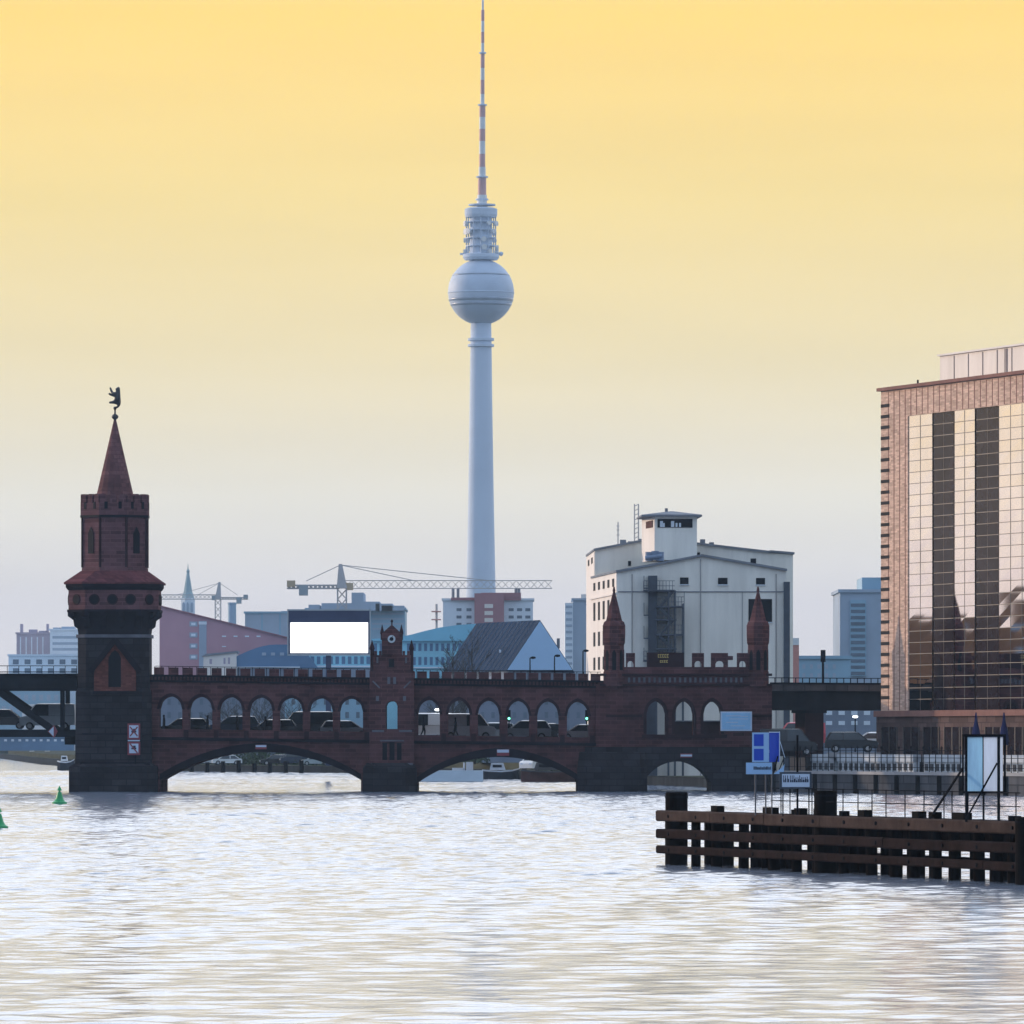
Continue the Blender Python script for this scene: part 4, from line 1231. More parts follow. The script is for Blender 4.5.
# far left cluster
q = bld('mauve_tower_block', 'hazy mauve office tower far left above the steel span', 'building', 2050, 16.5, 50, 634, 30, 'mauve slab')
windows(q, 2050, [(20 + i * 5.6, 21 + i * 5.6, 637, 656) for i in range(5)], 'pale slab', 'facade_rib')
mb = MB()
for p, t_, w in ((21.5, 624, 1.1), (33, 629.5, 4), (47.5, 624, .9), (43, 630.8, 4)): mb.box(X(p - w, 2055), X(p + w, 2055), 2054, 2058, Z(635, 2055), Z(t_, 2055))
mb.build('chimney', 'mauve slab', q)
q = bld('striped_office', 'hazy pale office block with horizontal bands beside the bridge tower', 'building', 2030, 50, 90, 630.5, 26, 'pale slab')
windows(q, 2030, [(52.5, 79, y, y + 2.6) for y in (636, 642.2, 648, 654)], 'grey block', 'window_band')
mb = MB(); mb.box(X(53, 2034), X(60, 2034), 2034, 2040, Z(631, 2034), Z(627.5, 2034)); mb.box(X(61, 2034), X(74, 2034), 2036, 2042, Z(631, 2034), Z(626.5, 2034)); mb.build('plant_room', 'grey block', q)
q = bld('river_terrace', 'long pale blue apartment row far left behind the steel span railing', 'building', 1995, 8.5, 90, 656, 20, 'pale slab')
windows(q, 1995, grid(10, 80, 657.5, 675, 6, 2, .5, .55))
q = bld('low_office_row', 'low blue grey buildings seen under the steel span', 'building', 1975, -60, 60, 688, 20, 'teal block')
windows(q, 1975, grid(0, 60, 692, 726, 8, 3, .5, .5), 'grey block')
q = bld('bank_shed', 'dark blue riverside shed along the far left bank under the span', 'shed', 1935, -80, 74, 738, 14, 'blue roof', z0=1.7)
windows(q, 1935, grid(2, 66, 739, 741.5, 9, 1, .4, .9), 'pale slab')
q = bld('white_kiosk', 'low white building at the water edge below the steel span', 'shed', 1950, 22, 58, 706, 6, 'cream render')
windows(q, 1950, grid(24, 56, 708, 713, 6, 1, .5, .6))

# rose brick building with sloping top
D = 1100
rbk = thing('rose_brick_hall', 'rose coloured brick hall with long sloping roof line right of the tower', 'building', (X(220, D), D, 1.7))
MB().extr([(X(159.5, D), D, 1.7), (X(300, D), D, 1.7), (X(300, D), D, Z(641, D)), (X(285, D), D, Z(637, D)), (X(159.5, D), D, Z(606, D))], (0, 30, 0)).build('wall', 'rose brick', rbk)
MB().extr([(X(159, D), D - .4, Z(606, D)), (X(300, D), D - .4, Z(641, D)), (X(300, D), D - .4, Z(640, D)), (X(159, D), D - .4, Z(605, D))], (0, 31, 0)).build('roof', 'red slab', rbk)
for y in (621.5, 632.5, 643.5, 654.5):
    f_ = wrect(D, 189.5, 197.5, y, y + 5).build('window', 'grey block', rbk); wrect(D, 191.2, 195.5, y + 1.2, y + 3.8, .1, .065).build('pane', 'pale slab', f_)
wrect(D, 199, 206.5, 621, 668).build('stair_window', 'grey block', rbk)
wrect(D, 198.6, 206.8, 621.6, 624.6, .12, .07).build('stair_window', 'pale slab', rbk)
windows(rbk, D, [(222 + i * 11.5, 226 + i * 11.5, 635.6, 637) for i in range(4)] + [(222, 226, 646, 647)], 'pale slab')
ch = thing('brick_chimney', 'stubby dark round chimney behind the rose brick hall', 'chimney', (X(232, 1140), 1140, 1.7))
MB().lathe(X(232, 1140), 1140, [(.8, 1.7), (.68, Z(604.5, 1140)), (.74, Z(604, 1140)), (.74, Z(602.5, 1140))], 14).build('stack', 'teal block', ch)
# church spire
D = 2200
cs = thing('church_steeple', 'slim pale green church steeple in the haze above the rose brick hall', 'church', (X(188, D), D, 1.7)); us = D / F
MB().lathe(X(188, D), D, [(7.6 * us, 1.7), (7.4 * us, Z(600, D)), (7.0 * us, Z(598, D))], 8, math.pi / 8).build('bell_tower', 'pale slab', cs)
mb = MB()
for p in (183.7, 188, 192.3): mb.extr([(X(p + a_, D), D - 7.6 * us, Z(y, D)) for a_, y in ((-1.1, 612), (1.1, 612), (1.1, 604), (0, 602), (-1.1, 604))], (0, .8, 0))
mb.build('belfry_opening', 'grey block', cs)
MB().lathe(X(188, D), D, [(7.2 * us, Z(599, D)), (4.6 * us, Z(592, D)), (1.4 * us, Z(573, D)), (1.9 * us, Z(571, D)), (.6 * us, Z(569, D)), (.25 * us, Z(564, D))], 8, math.pi / 8).build('spire', 'copper green', cs)

# cream house and blue roofed hall in front
D = 1070
q = thing('cream_house', 'low cream house just above the parapet beside the blue roofed hall', 'house', (X(218, D), D, 1.7))
MB().extr([(X(201, D), D, 1.7), (X(237, D), D, 1.7), (X(236, D), D, Z(652.5, D)), (X(203.5, D), D, Z(656, D))], (0, 9, 0)).build('wall', 'cream render', q)
MB().extr([(X(201.5, D), D - .3, Z(656.4, D)), (X(237.5, D), D - .3, Z(652.6, D)), (X(237.5, D), D - .3, Z(650.8, D)), (X(206, D), D - .3, Z(653.8, D))], (0, 9.5, 0)).build('roof', 'roof felt', q)
windows(q, D, [(209.5, 212, 659, 664), (223.5, 225.5, 658, 664), (228, 230, 657.5, 664)], 'mauve slab')
D = 1072
q = thing('blue_roof_hall', 'long hall with curved dark blue roof behind the billboard', 'building', (X(300, D), D, 1.7))
pts = [(234, 668)] + [(234 + 3 + i * 6.5, 656 - 11.5 * math.sin(min(1, i / 6) * math.pi / 2)) for i in range(9)] + [(300, 645), (318, 668)]
MB().extr([(X(p, D), D, Z(y, D)) for p, y in pts], (0, 24, 0)).build('roof', 'blue roof', q)
MB().extr([(X(236, D), D + .05, 1.7), (X(372, D), D + .05, 1.7), (X(372, D), D + .05, Z(668.2, D)), (X(236, D), D + .05, Z(668.2, D))], (0, 23, 0)).build('wall', 'warehouse wall', q)
MB().extr([(X(p, D + 2), D + 2, Z(y, D + 2)) for p, y in ((300, 668), (372, 668), (372, 652), (300, 652))], (0, 18, 0)).build('glazed_wing', 'blue glass wall', q)
windows(q, D + 2, [(304.5 + i * 6.2, 308 + i * 6.2, 656.5, 664) for i in range(11)], 'blue roof')
mb = MB()
for i in range(18):
    y_ = D + 1 + i * 1.3; mb.extr([(X(240, D), y_, Z(656, D) + .9), (X(246, D), y_, Z(650, D) + .7), (X(256, D), y_, Z(646, D) + .35), (X(256, D), y_ + .2, Z(646, D) + .35), (X(246, D), y_ + .2, Z(650, D) + .7), (X(240, D), y_ + .2, Z(656, D) + .9)], (0, 0, -.5)) if False else None
for p in range(262, 300, 9): wrect(D, p, p + 4, 652.5, 655.5, .08).build('roof_light', 'grey block', q)
wrect(D, 236, 300, 666.6, 668, .3, .02).build('gutter', 'pale slab', q)
wrect(D + 2, 300, 372, 665.6, 667.2, .2, .02).build('gutter', 'pale slab', q)

# turquoise glass building right of the clock gable
D = 965
q = thing('turquoise_hall', 'turquoise glazed hall with gently curved roof right of the clock gable', 'building', (X(440, D), D, 1.7))
MB().extr([(X(p, D), D, y) for p, y in ((372, 1.7), (480, 1.7))] + [(X(p, D), D, Z(y, D)) for p, y in ((480, 641), (372, 641))], (0, 22, 0)).build('wall', 'blue glass wall', q)
pts = [(372, 641), (480, 641), (480, 623.6), (458, 625), (440, 627.5), (425, 631), (412, 634.5), (400, 637), (372, 639)]
MB().extr([(X(p, D), D - .6, Z(y, D)) for p, y in pts], (0, 24, 0)).build('roof', 'cyan roof', q)
windows(q, D, [(407 + i * 5.7, 410 + i * 5.7, t_, bo) for i in range(12) for t_, bo in ((643.5, 651), (657, 665))] + [(374 + i * 5.7, 377 + i * 5.7, t_, bo) for i in range(5) for t_, bo in ((643.5, 651), (657, 665))], 'blue roof')
wrect(D, 372, 480, 667, 668.2, .3, .02).build('gutter', 'pale slab', q)
# slate roofed barn with the pale gable
D = 930
q = thing('slate_barn', 'big dark slate roofed barn with pale blue triangular gable end', 'building', (X(540, D), D, 1.7))
ex = Vector((-8.6, 27, 0))
gp = [(X(506, D), D, Z(671, D)), (X(575, D), D, Z(673, D)), (X(540, D), D, Z(620, D))]
MB().extr(gp, ex).build('roof', 'slate roof', q)
mb = MB(); gp_ = [Vector(p) for p in gp]
sn = (gp_[2] - gp_[0]).cross(ex).normalized(); sn = sn if sn.x < 0 else -sn
for i in range(1, 14):
    a_ = gp_[0] + ex * (i / 14); c_ = gp_[2] + ex * (i / 14)
    mb.extr([a_, c_, c_ + Vector((0, .16, 0)), a_ + Vector((0, .16, 0))], sn * .07)
mb.build('roof_seam', 'blue roof', q)
MB().extr([(X(507.2, D), D - .05, Z(670, D)), (X(572.5, D), D - .05, Z(670, D)), (X(540, D), D - .05, Z(621, D))], (0, -.1, 0)).build('gable', 'slate gable', q)
MB().extr([(X(508, D), D + .2, 1.7), (X(573, D), D + .2, 1.7), (X(573, D), D + .2, Z(670.5, D)), (X(508, D), D + .2, Z(670.5, D))], ex * .98).build('wall', 'warehouse wall', q)
MB().box(X(557, D), X(560, D), D + 3, D + 5, Z(648, D), Z(638, D)).build('chimney', 'roof felt', q)
MB().box(X(499, D), X(501, D), D + 6, D + 7, Z(652, D), Z(649, D)).build('skylight', 'pale slab', q)
# grey warehouses closing the view behind the arcade
for (D, a_, b2, top, lab, m_) in ((1050, 150, 285, 690, 'grey blue warehouse seen through the left pointed arches', 'warehouse wall'), (1045, 285, 377, 689, 'blue grey building seen through the arches left of the clock gable', 'teal block'), (948, 400, 500, 691, 'grey warehouse seen through the arches right of the clock gable', 'warehouse wall'), (862, 474, 640, 692, 'dark grey warehouse seen through the arches beside the left turret', 'warehouse wall')):
    q = bld('warehouse', lab, 'building', D, a_, b2, top, 12, m_, group='warehouses behind the arcade')
    windows(q, D, grid(a_ + 3, b2 - 3, 695, 735, int((b2 - a_) / 11), 3, .32, .45), 'far window')

# hazy slabs on the horizon
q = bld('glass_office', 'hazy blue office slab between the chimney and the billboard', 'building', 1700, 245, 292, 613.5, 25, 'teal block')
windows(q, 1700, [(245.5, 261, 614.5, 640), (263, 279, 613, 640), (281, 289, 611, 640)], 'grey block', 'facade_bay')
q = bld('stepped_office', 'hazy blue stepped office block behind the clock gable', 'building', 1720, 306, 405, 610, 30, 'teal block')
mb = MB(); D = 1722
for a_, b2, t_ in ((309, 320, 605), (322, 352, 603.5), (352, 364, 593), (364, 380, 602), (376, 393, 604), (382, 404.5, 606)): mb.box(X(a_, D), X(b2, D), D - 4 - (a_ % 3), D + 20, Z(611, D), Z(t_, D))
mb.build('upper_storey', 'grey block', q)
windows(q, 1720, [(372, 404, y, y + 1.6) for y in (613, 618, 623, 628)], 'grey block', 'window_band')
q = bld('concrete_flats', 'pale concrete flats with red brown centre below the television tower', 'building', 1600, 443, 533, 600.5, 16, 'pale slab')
D = 1600
MB().box(X(474.5, D), X(504, D), D - 2.5, D + 12, 1.7, Z(593.5, D)).build('centre_block', 'red slab', q)
MB().box(X(451, D), X(521, D), D - .8, D + 14, Z(600.4, D), Z(597.6, D)).build('attic', 'red slab', q)
MB().box(X(481, D), X(521, D), D - .9, D + 14, Z(597.6, D), Z(592.8, D)).build('attic', 'red slab', q)
windows(q, D, grid(454, 474, 606, 628, 2, 3, .5, .4) + grid(507, 532, 606, 628, 3, 3, .6, .4))
for y in (604, 611, 618): wrect(D - 2.5, 484.5, 493, y, y + 4, .1, .02).build('loggia', 'cream render', q)
mb = MB()
for p in (453, 458, 516, 519): mb.cyl((X(p, D), D + 4, Z(598, D)), (X(p, D), D + 4, Z(588, D)), .35, n=5)
mb.build('vent', 'roof felt', q)
D = 1650
q = thing('radio_mast', 'faint red and white stub mast left of the concrete flats', 'mast', (X(436.5, D), D, 1.7))
MB().cyl((X(436.5, D), D, 1.7), (X(436.5, D), D, Z(604, D)), .3, n=6).build('pole', 'crane grey', q)
mb = MB()
for y in (611, 619): mb.box(X(431.5, D), X(441, D), D - 1, D + 1, Z(y + 1.2, D), Z(y, D))
mb.build('platform', 'mast red', q)
q = bld('high_rise', 'slim pale striped tower block left of the white warehouse', 'building', 1500, 573, 592, 600.5, 20, 'grey block')
D = 1500
MB().box(X(565, D), X(573, D), D - .5, D + 18, 1.7, Z(603, D)).build('balcony_wing', 'pale slab', q)
windows(q, D - .5, [(565.8, 572.2, 605.5 + i * 6.3, 608 + i * 6.3) for i in range(10)], 'grey block', 'balcony')
MB().box(X(581, D), X(587, D), D + 2, D + 10, Z(600.5, D), Z(594, D)).build('plant_room', 'cream render', q)
D = 1100
q = bld('blue_office_tower', 'slate blue office tower between the white warehouse and the brick office', 'building', 1100, 840, 905, 592.5, 24, 'grey block')
MB().box(X(863, D), X(905, D), D + 3, D + 20, Z(592.5, D), Z(577, D)).build('plant_room', 'teal block', q)
st_ = MB().box(X(850, D), X(866, D), D - .35, D - .001, Z(676, D), Z(600, D)).build('window_bay', 'teal block', q)
windows(q, D - .35, [(850.8, 865.2, 603.5 + i * 6.2, 606.8 + i * 6.2) for i in range(12)], 'far window')
q = bld('low_terrace', 'low slate blue building behind the signal mast on the viaduct', 'building', 1050, 788, 850, 659, 14, 'teal block')
windows(q, 1050, grid(800, 838, 662, 680, 5, 2, .4, .5), 'grey block')
q = bld('river_flats', 'grey blue flats seen below the steel viaduct', 'building', 960, 740, 900, 700, 10, 'warehouse wall')
windows(q, 960, grid(772, 886, 708, 728, 9, 2, .5, .4), 'pale slab')


# ------------------------------------------------------------------ cranes
def crane(name, label, D, mx0, mw, ytop_jib, jl, jr, apex, ybase_gap, thick, m1, m2, lat=True):
    t_ = thing(name, label, 'crane', (X(mx0, D), D, 1.7))
    zj = Z(ytop_jib, D); h = thick
    def lattice(p0, p1, w, n_, r, verts=True):
        b_ = MB(); p0, p1 = Vector(p0), Vector(p1); d = p1 - p0
        side = Vector((0, 1, 0)); upv = d.normalized().cross(side).normalized()
        cs_ = [side * w / 2 + upv * w / 2, -side * w / 2 + upv * w / 2, -side * w / 2 - upv * w / 2, side * w / 2 - upv * w / 2]
        for c in cs_: b_.cyl(p0 + c, p1 + c, r, n=4)
        for i in range(n_):
            a_, c_ = p0 + d * (i / n_), p0 + d * ((i + 1) / n_)
            for j in range(4):
                q0, q1 = (cs_[j], cs_[(j + 1) % 4]) if i % 2 else (cs_[(j + 1) % 4], cs_[j])
                b_.cyl(a_ + q0, c_ + q1, r * .7, n=4)
        return b_
    lattice((X(mx0, D), D, 1.7), (X(mx0, D), D, zj - h * .6), mw, int((zj - 2) / mw / 1.1), .16).build('mast', m1, t_)
    lattice((X(mx0, D) + mw * .3, D, zj), (X(jr, D), D, zj), h, int(abs(X(jr, D) - X(mx0, D)) / h / .9), .075 if lat else .13).build('jib', m1, t_)
    lattice((X(mx0, D) - mw * .3, D, zj - h * .3), (X(jl, D), D, zj - h * .3), h * .4, 12, .17).build('counter_jib', m1, t_)
    sg_ = 1 if jl < mx0 else -1; cs1 = .8 if lat else .45
    b_ = MB(); cx = lerp(jl, mx0, .30); b_.box(X(cx - 5.5 * cs1, D), X(cx + 5.5 * cs1, D), D - 1, D + 1, Z(ytop_jib + 12.5 * cs1 + 1, D), zj - h * .1)
    b_.build('counterweight', 'counterweight', t_)
    b_ = MB(); b_.box(X(jl, D), X(lerp(jl, mx0, .15), D), D - .7, D + .7, zj - h * .3, zj + h * .5); b_.build('winch', m2, t_)
    b_ = MB(); b_.loft([[(X(mx0, D) - .9, D - .9, zj - h * .5), (X(mx0, D) + .9, D - .9, zj - h * .5), (X(mx0, D) + .9, D + .9, zj - h * .5), (X(mx0, D) - .9, D + .9, zj - h * .5)], [(X(mx0 - 1.5 * sg_, D) - .3, D - .3, Z(apex, D)), (X(mx0 - 1.5 * sg_, D) + .3, D - .3, Z(apex, D)), (X(mx0 - 1.5 * sg_, D) + .3, D + .3, Z(apex, D)), (X(mx0 - 1.5 * sg_, D) - .3, D + .3, Z(apex, D))]])
    b_.build('tower_head', m1, t_)
    b_ = MB(); b_.box(X(mx0 + 5 * cs1 * sg_, D), X(mx0 + 14 * cs1 * sg_, D), D - .8, D + .8, Z(ytop_jib + 7 * cs1, D), Z(ytop_jib - 1.5, D)); b_.build('cab', m2, t_)
    b_ = MB(); a_ = (X(mx0 - 1.5 * sg_, D), D, Z(apex + 1, D))
    for p in (lerp(jl, mx0, .35), lerp(mx0, jr, .35), lerp(mx0, jr, .72)): b_.cyl(a_, (X(p, D), D, zj + h * .45), .09, n=4)
    b_.build('tie_bar', m1, t_)
    return t_


crane('tower_crane', 'long jib tower crane standing above the white billboard', 1200, 342, 1.5, 584.5, 287, 552, 564, 0, 1.35, 'crane grey', 'crane ochre')
crane('far_tower_crane', 'small faint tower crane beyond the rose brick hall', 2000, 218, 1.6, 597, 248, 160, 582, 0, 1.3, 'crane grey', 'counterweight', False)

# billboard
D = 760
bb = thing('billboard', 'big lit white billboard in a navy frame on a post above the viaduct', 'billboard', (X(329, D), D, 1.7))
fr_ = MB().box(X(288, D), X(370, D), D, D + .6, Z(654.8, D), Z(609.8, D)).build('frame', 'billboard navy', bb)
MB().box(X(290.3, D), X(368, D), D - .06, D - .002, Z(653, D), Z(622.5, D)).build('screen', 'screen', bb)
mb = MB(); mb.box(X(287.5, D), X(370.5, D), D - .12, D + .1, Z(610.6, D), Z(609.2, D)); mb.box(X(287.3, D), X(288.4, D), D - .12, D + .1, Z(655, D), Z(609.2, D)); mb.box(X(369.6, D), X(370.6, D), D - .12, D + .1, Z(655, D), Z(609.2, D)); mb.box(X(287.3, D), X(370.6, D), D - .12, D + .1, Z(655.6, D), Z(654.2, D))
mb.build('frame_edge', 'counterweight', fr_)
MB().box(X(325.8, D), X(331, D), D + .1, D + .7, 1.7, Z(655, D)).build('post', 'billboard navy', bb)

# ------------------------------------------------------------------ vehicles
def make_car(kind, paint, label, name='parked_car', cat='car', group=None):
    t_ = thing(name, label, cat, (0, 0, 0), group, local=True)
    if kind == 'car': low = [(-2.15, .28), (-2.2, .62), (-2.05, .78), (-1.15, .92), (2.0, .95), (2.15, .8), (2.15, .3)]; belt = (-1.2, 1.75); rf = (-.45, 1.05); h = 1.45; wl_ = (-1.35, 1.3)
    elif kind == 'suv': low = [(-2.2, .35), (-2.25, .8), (-2.1, .98), (-1.25, 1.08), (2.15, 1.1), (2.2, .9), (2.2, .38)]; belt = (-1.3, 2.1); rf = (-.55, 1.75); h = 1.72; wl_ = (-1.4, 1.35)
    elif kind == 'estate': low = [(-2.25, .28), (-2.3, .65), (-2.1, .8), (-1.2, .93), (2.2, .97), (2.25, .8), (2.25, .3)]; belt = (-1.25, 2.1); rf = (-.5, 1.75); h = 1.5; wl_ = (-1.4, 1.35)
    else: low = [(-2.4, .35), (-2.45, .9), (-2.3, 1.1), (-1.75, 1.22), (2.4, 1.25), (2.4, .4)]; belt = (-1.8, 2.36); rf = (-1.05, 2.3); h = 2.25; wl_ = (-1.55, 1.5)
    w = .88 if kind != 'van' else .98
    bz_ = low[3][1]
    m_ = MB()
    n_ = len(low)
    m_.loft([[(x, -w + .06, z + (.03 if z < .5 else 0)) for x, z in low], [(x, -w, z) for x, z in low], [(x, w, z) for x, z in low], [(x, w - .06, z + (.03 if z < .5 else 0)) for x, z in low]])
    q = lambda x0, x1, ww, z: [(x0, -ww, z), (x1, -ww, z), (x1, ww, z), (x0, ww, z)]
    m_.loft([q(rf[0], rf[1], w * .77, h - .08), q(rf[0] + .05, rf[1] - .04, w * .74, h - .025), q(rf[0] + .12, rf[1] - .1, w * .62, h + .005), q(rf[0] + .25, rf[1] - .22, w * .35, h + .03), q(rf[0] + .4, rf[1] - .35, w * .05, h + .04)])
    for sx in (-1, 1):
        for a_, b2 in ((belt[0], rf[0]), (belt[1], rf[1])): m_.beam((a_, sx * (w - .05), bz_), (b2, sx * w * .755, h - .05), .07, .09)
        xm = (rf[0] + rf[1]) / 2
        m_.beam((xm + .1, sx * (w - .035), bz_), (xm + .1, sx * (w * .765), h - .05), .08, .06)
    if kind == 'van': m_.loft([q(.1, belt[1] + .02, w - .02, bz_), q(.1, rf[1] + .03, w * .79, h - .03)])
    m_.build('body', paint, t_)
    MB().loft([q(belt[0] + .03, belt[1] - .03, w - .05, bz_ - .02), q(rf[0] + .03, rf[1] - .03, w * .75, h - .04)]).build('windows', 'car glass', t_)
    for x in wl_:
        for sy_ in (-1, 1):
            wh_ = MB().cyl((x, sy_ * (w - .18), .33), (x, sy_ * (w + .01), .33), .33, n=18).build('wheel', 'tyre', t_)
            MB().cyl((x, sy_ * (w - .02), .33), (x, sy_ * (w + .022), .33), .2, n=14).build('rim', 'rim', wh_)
    for sy_ in (-1, 1): MB().box(low[1][0] - .01, low[1][0] + .12, sy_ * .62 - .16, sy_ * .62 + .16, low[1][1] - .12, low[1][1] + .04).build('headlight', 'sign white', t_)
    return t_


def place(o, px, D, zb, rz=0.0): o.location = (X(px, D), D, zb); o.rotation_euler = (0, 0, rz)


RD = 611.0
road = lambda px: Z(tl(px, 735.4), BY)
pi = math.pi
for k, (px, kind, paint, rz, lab) in enumerate((
        (184, 'estate', 'paint black', 0, 'black car behind the first pointed arch beside the tower'),
        (235, 'suv', 'paint dark blue', 0, 'dark blue car seen through the third pointed arch from the tower'),
        (272, 'estate', 'paint black', 0, 'black car behind the fourth pointed arch from the tower'),
        (306, 'van', 'paint black', 0, 'black van behind the fifth pointed arch from the tower'),
        (346, 'estate', 'paint silver', pi, 'grey blue car behind the last arch left of the clock gable'),
        (427, 'van', 'paint white', 0, 'white van behind the first arch right of the clock gable'),
        (468, 'van', 'paint white', pi, 'white van with sloping nose behind the second arch right of the clock gable'),
        (492, 'estate', 'paint silver', 0, 'silver estate car behind the third arch right of the clock gable'),
        (526, 'suv', 'paint silver', 0, 'silver car behind the fourth arch right of the clock gable'),
        (552, 'estate', 'paint black', pi, 'black car behind the fifth arch right of the clock gable'),
        (583, 'car', 'paint white', 0, 'white low car behind the arch next to the left turret'),
        (4, 'suv', 'paint black', pi, 'black car crossing the steel span at the left picture edge'),
        (48, 'van', 'paint silver', 0, 'pale van crossing the steel span beside the brace'))):
    o = make_car(kind, paint, lab, 'van' if kind == 'van' else 'car', 'van' if kind == 'van' else 'car', 'traffic on the bridge')
    D_ = RD + (3.2 if k % 2 else 0)
    zb = road(px)
    if px < 70: zb = Z(729.5, 604.0)
    if kind == 'suv' and px < 300: zb += .05
    place(o, px, D_, zb, rz)
o = make_car('van', 'paint black', 'black van parked under the viaduct right of the blue sign', 'van', 'van', 'vehicles on the right bank'); place(o, 788, 596, 3.1 + .05, pi)
o = make_car('suv', 'paint black', 'black car parked on the quay street left of the brick office', 'car', 'car', 'vehicles on the right bank'); place(o, 851, 592, 3.1 + .3, pi)
STB = MB().box(X(828, 592), X(880, 592), 590, 594.5, 3.0, 3.4); tag(STB.build('kerb_platform', 'concrete'), kind='structure')
o = make_car('van', 'paint red', 'rose red van half hidden behind the viaduct pier', 'van', 'van', 'vehicles on the right bank'); place(o, 799, 640, 3.8, 0)
o = make_car('car', 'paint white', 'white car beyond the black car under the viaduct', 'car', 'car', 'vehicles on the right bank'); place(o, 872, 640, 3.7, 0)


# ------------------------------------------------------------------ people in the arcade
def make_person(label):
    t_ = thing('person', label, 'person', (0, 0, 0), 'people walking along the bridge', local=True)
    j = {'pel': ((0, 0, .95), .15), 'waist': ((0, 0, 1.1), .14), 'chest': ((0, 0, 1.32), .17), 'neck': ((0, 0, 1.48), .07), 'head': ((-.02, 0, 1.62), .105), 'crown': ((-.01, 0, 1.72), .085),
         'shl': ((0, -.19, 1.4), .075), 'ell': ((.05, -.25, 1.13), .055), 'hal': ((-.05, -.25, .9), .045), 'shr': ((0, .19, 1.4), .075), 'elr': ((.0, .25, 1.12), .055), 'har': ((-.12, .24, .92), .045),
         'hl': ((0, -.1, .88), .11), 'kl': ((-.12, -.1, .5), .075), 'fl': ((-.1, -.1, .08), .055), 'tl': ((-.28, -.1, .05), .045), 'hr': ((0, .1, .88), .11), 'kr': ((.05, .1, .5), .075), 'fr': ((.25, .1, .1), .055), 'tr': ((.1, .1, .05), .045)}
    b_ = [('pel', 'waist'), ('waist', 'chest'), ('chest', 'neck'), ('neck', 'head'), ('head', 'crown'), ('chest', 'shl'), ('shl', 'ell'), ('ell', 'hal'), ('chest', 'shr'), ('shr', 'elr'), ('elr', 'har'), ('pel', 'hl'), ('hl', 'kl'), ('kl', 'fl'), ('fl', 'tl'), ('pel', 'hr'), ('hr', 'kr'), ('kr', 'fr'), ('fr', 'tr')]
    o = skin_mesh('body', j, b_, 'coat', 2); o.parent = t_
    return t_


pp = make_person('person in dark clothes in the first pointed arch beside the tower')
wz_ = lambda px: bz(px, 734.4)
spots = [(164, None), (207.5, 'person in dark clothes in the second pointed arch from the tower'), (237.5, 'person in dark clothes in the third pointed arch from the tower'), (265.5, 'person in dark clothes in the fourth pointed arch from the tower'), (423.5, 'person in dark clothes in the first arch right of the clock gable'), (455.5, 'person in dark clothes in the second arch right of the clock gable')]
for k, (px, lab) in enumerate(spots):
    o = pp if k == 0 else dup(pp, (0, 0, 0), 0, lab)
    place(o, px, BY + 2.6, wz_(px) + (.12 if px > 400 else 0), (0, pi, 0, .2, pi, 0)[k])

# lamps and signals
def lamp_post(px, D, ybase, ytop, arm, label, glow=True, cat='street lamp'):
    t_ = thing('street_lamp', label, cat, (X(px, D), D, Z(ybase, D)), 'street lamps')
    m_ = MB(); m_.cyl((X(px, D), D, Z(ybase, D)), (X(px, D), D, Z(ytop, D)), .07, .05, 8)
    if arm: m_.beam((X(px, D), D, Z(ytop, D)), (X(px + arm, D), D, Z(ytop - 1, D)), .07)
    m_.build('pole', 'iron', t_)
    MB().lathe(X(px + arm, D), D, [(.05, Z(ytop - 1.6, D)), (.24, Z(ytop - 1.0, D)), (.24, Z(ytop + .4, D)), (.06, Z(ytop + 1, D))], 10).build('lamp_head', 'lamp glow' if glow else 'iron', t_)
lamp_post(530, 616, 690, 658, 3, 'unlit street lamp on the viaduct before the pale gable', False)
lamp_post(554.5, 616, 690, 656, 3, 'unlit street lamp at the right edge of the pale gable', False)
lamp_post(583, 616, 690, 651, 3, 'unlit street lamp beside the corner of the white warehouse', False)
lamp_post(855.2, 612, 752, 717, 0, 'lit street lamp with round head under the viaduct')
lamp_post(437.5, 614, 740, 710, 0, 'lit lamp in the first arch right of the clock gable')
for px, lab in ((509, 'green traffic light in the fourth arch right of the clock gable'), (586.7, 'green traffic light in the arch beside the left turret')):
    D = 610.5; t_ = thing('traffic_light', lab, 'traffic light', (X(px, D), D, road(px)), 'traffic lights on the bridge')
    MB().cyl((X(px, D), D + .1, road(px)), (X(px, D), D + .1, Z(712, D)), .06).build('pole', 'iron', t_)
    MB().box(X(px - 1.6, D), X(px + 1.6, D), D - .1, D + .1, Z(721, D), Z(710, D)).build('housing', 'iron', t_)
    MB().cyl((X(px, D), D - .16, Z(718.5, D)), (X(px, D), D - .11, Z(718.5, D)), .11, n=12).build('green_lens', 'signal green', t_)

# pale blue information board on the gate wall
D = gy - 1.2
ib = thing('information_board', 'pale blue information board mounted at the right end of the brick bridge', 'sign', (X(736, D), D, Z(731, D)))
p = MB().box(X(720.5, D), X(752, D), D, D + .1, Z(731, D), Z(711.5, D)).build('board', 'sign white', ib)
MB().box(X(722, D), X(750.6, D), D - .03, D - .002, Z(729.6, D), Z(713, D)).build('panel', 'sign pale blue', p)
mb = MB()
for a_, b2, y in ((726, 741, 715.5), (729, 748, 718.6), (726, 738, 722), (731, 745, 725.5), (740, 748, 716)): mb.box(X(a_, D), X(b2, D), D - .045, D - .031, Z(y + .7, D), Z(y, D))
mb.build('printed_line', 'sign white', p)
mb = MB()
for p_ in (727, 745): mb.box(X(p_, D), X(p_ + 1, D), D + .1, gy, Z(724, D), Z(722, D))
each(mb, 'bracket', 'iron', ib)

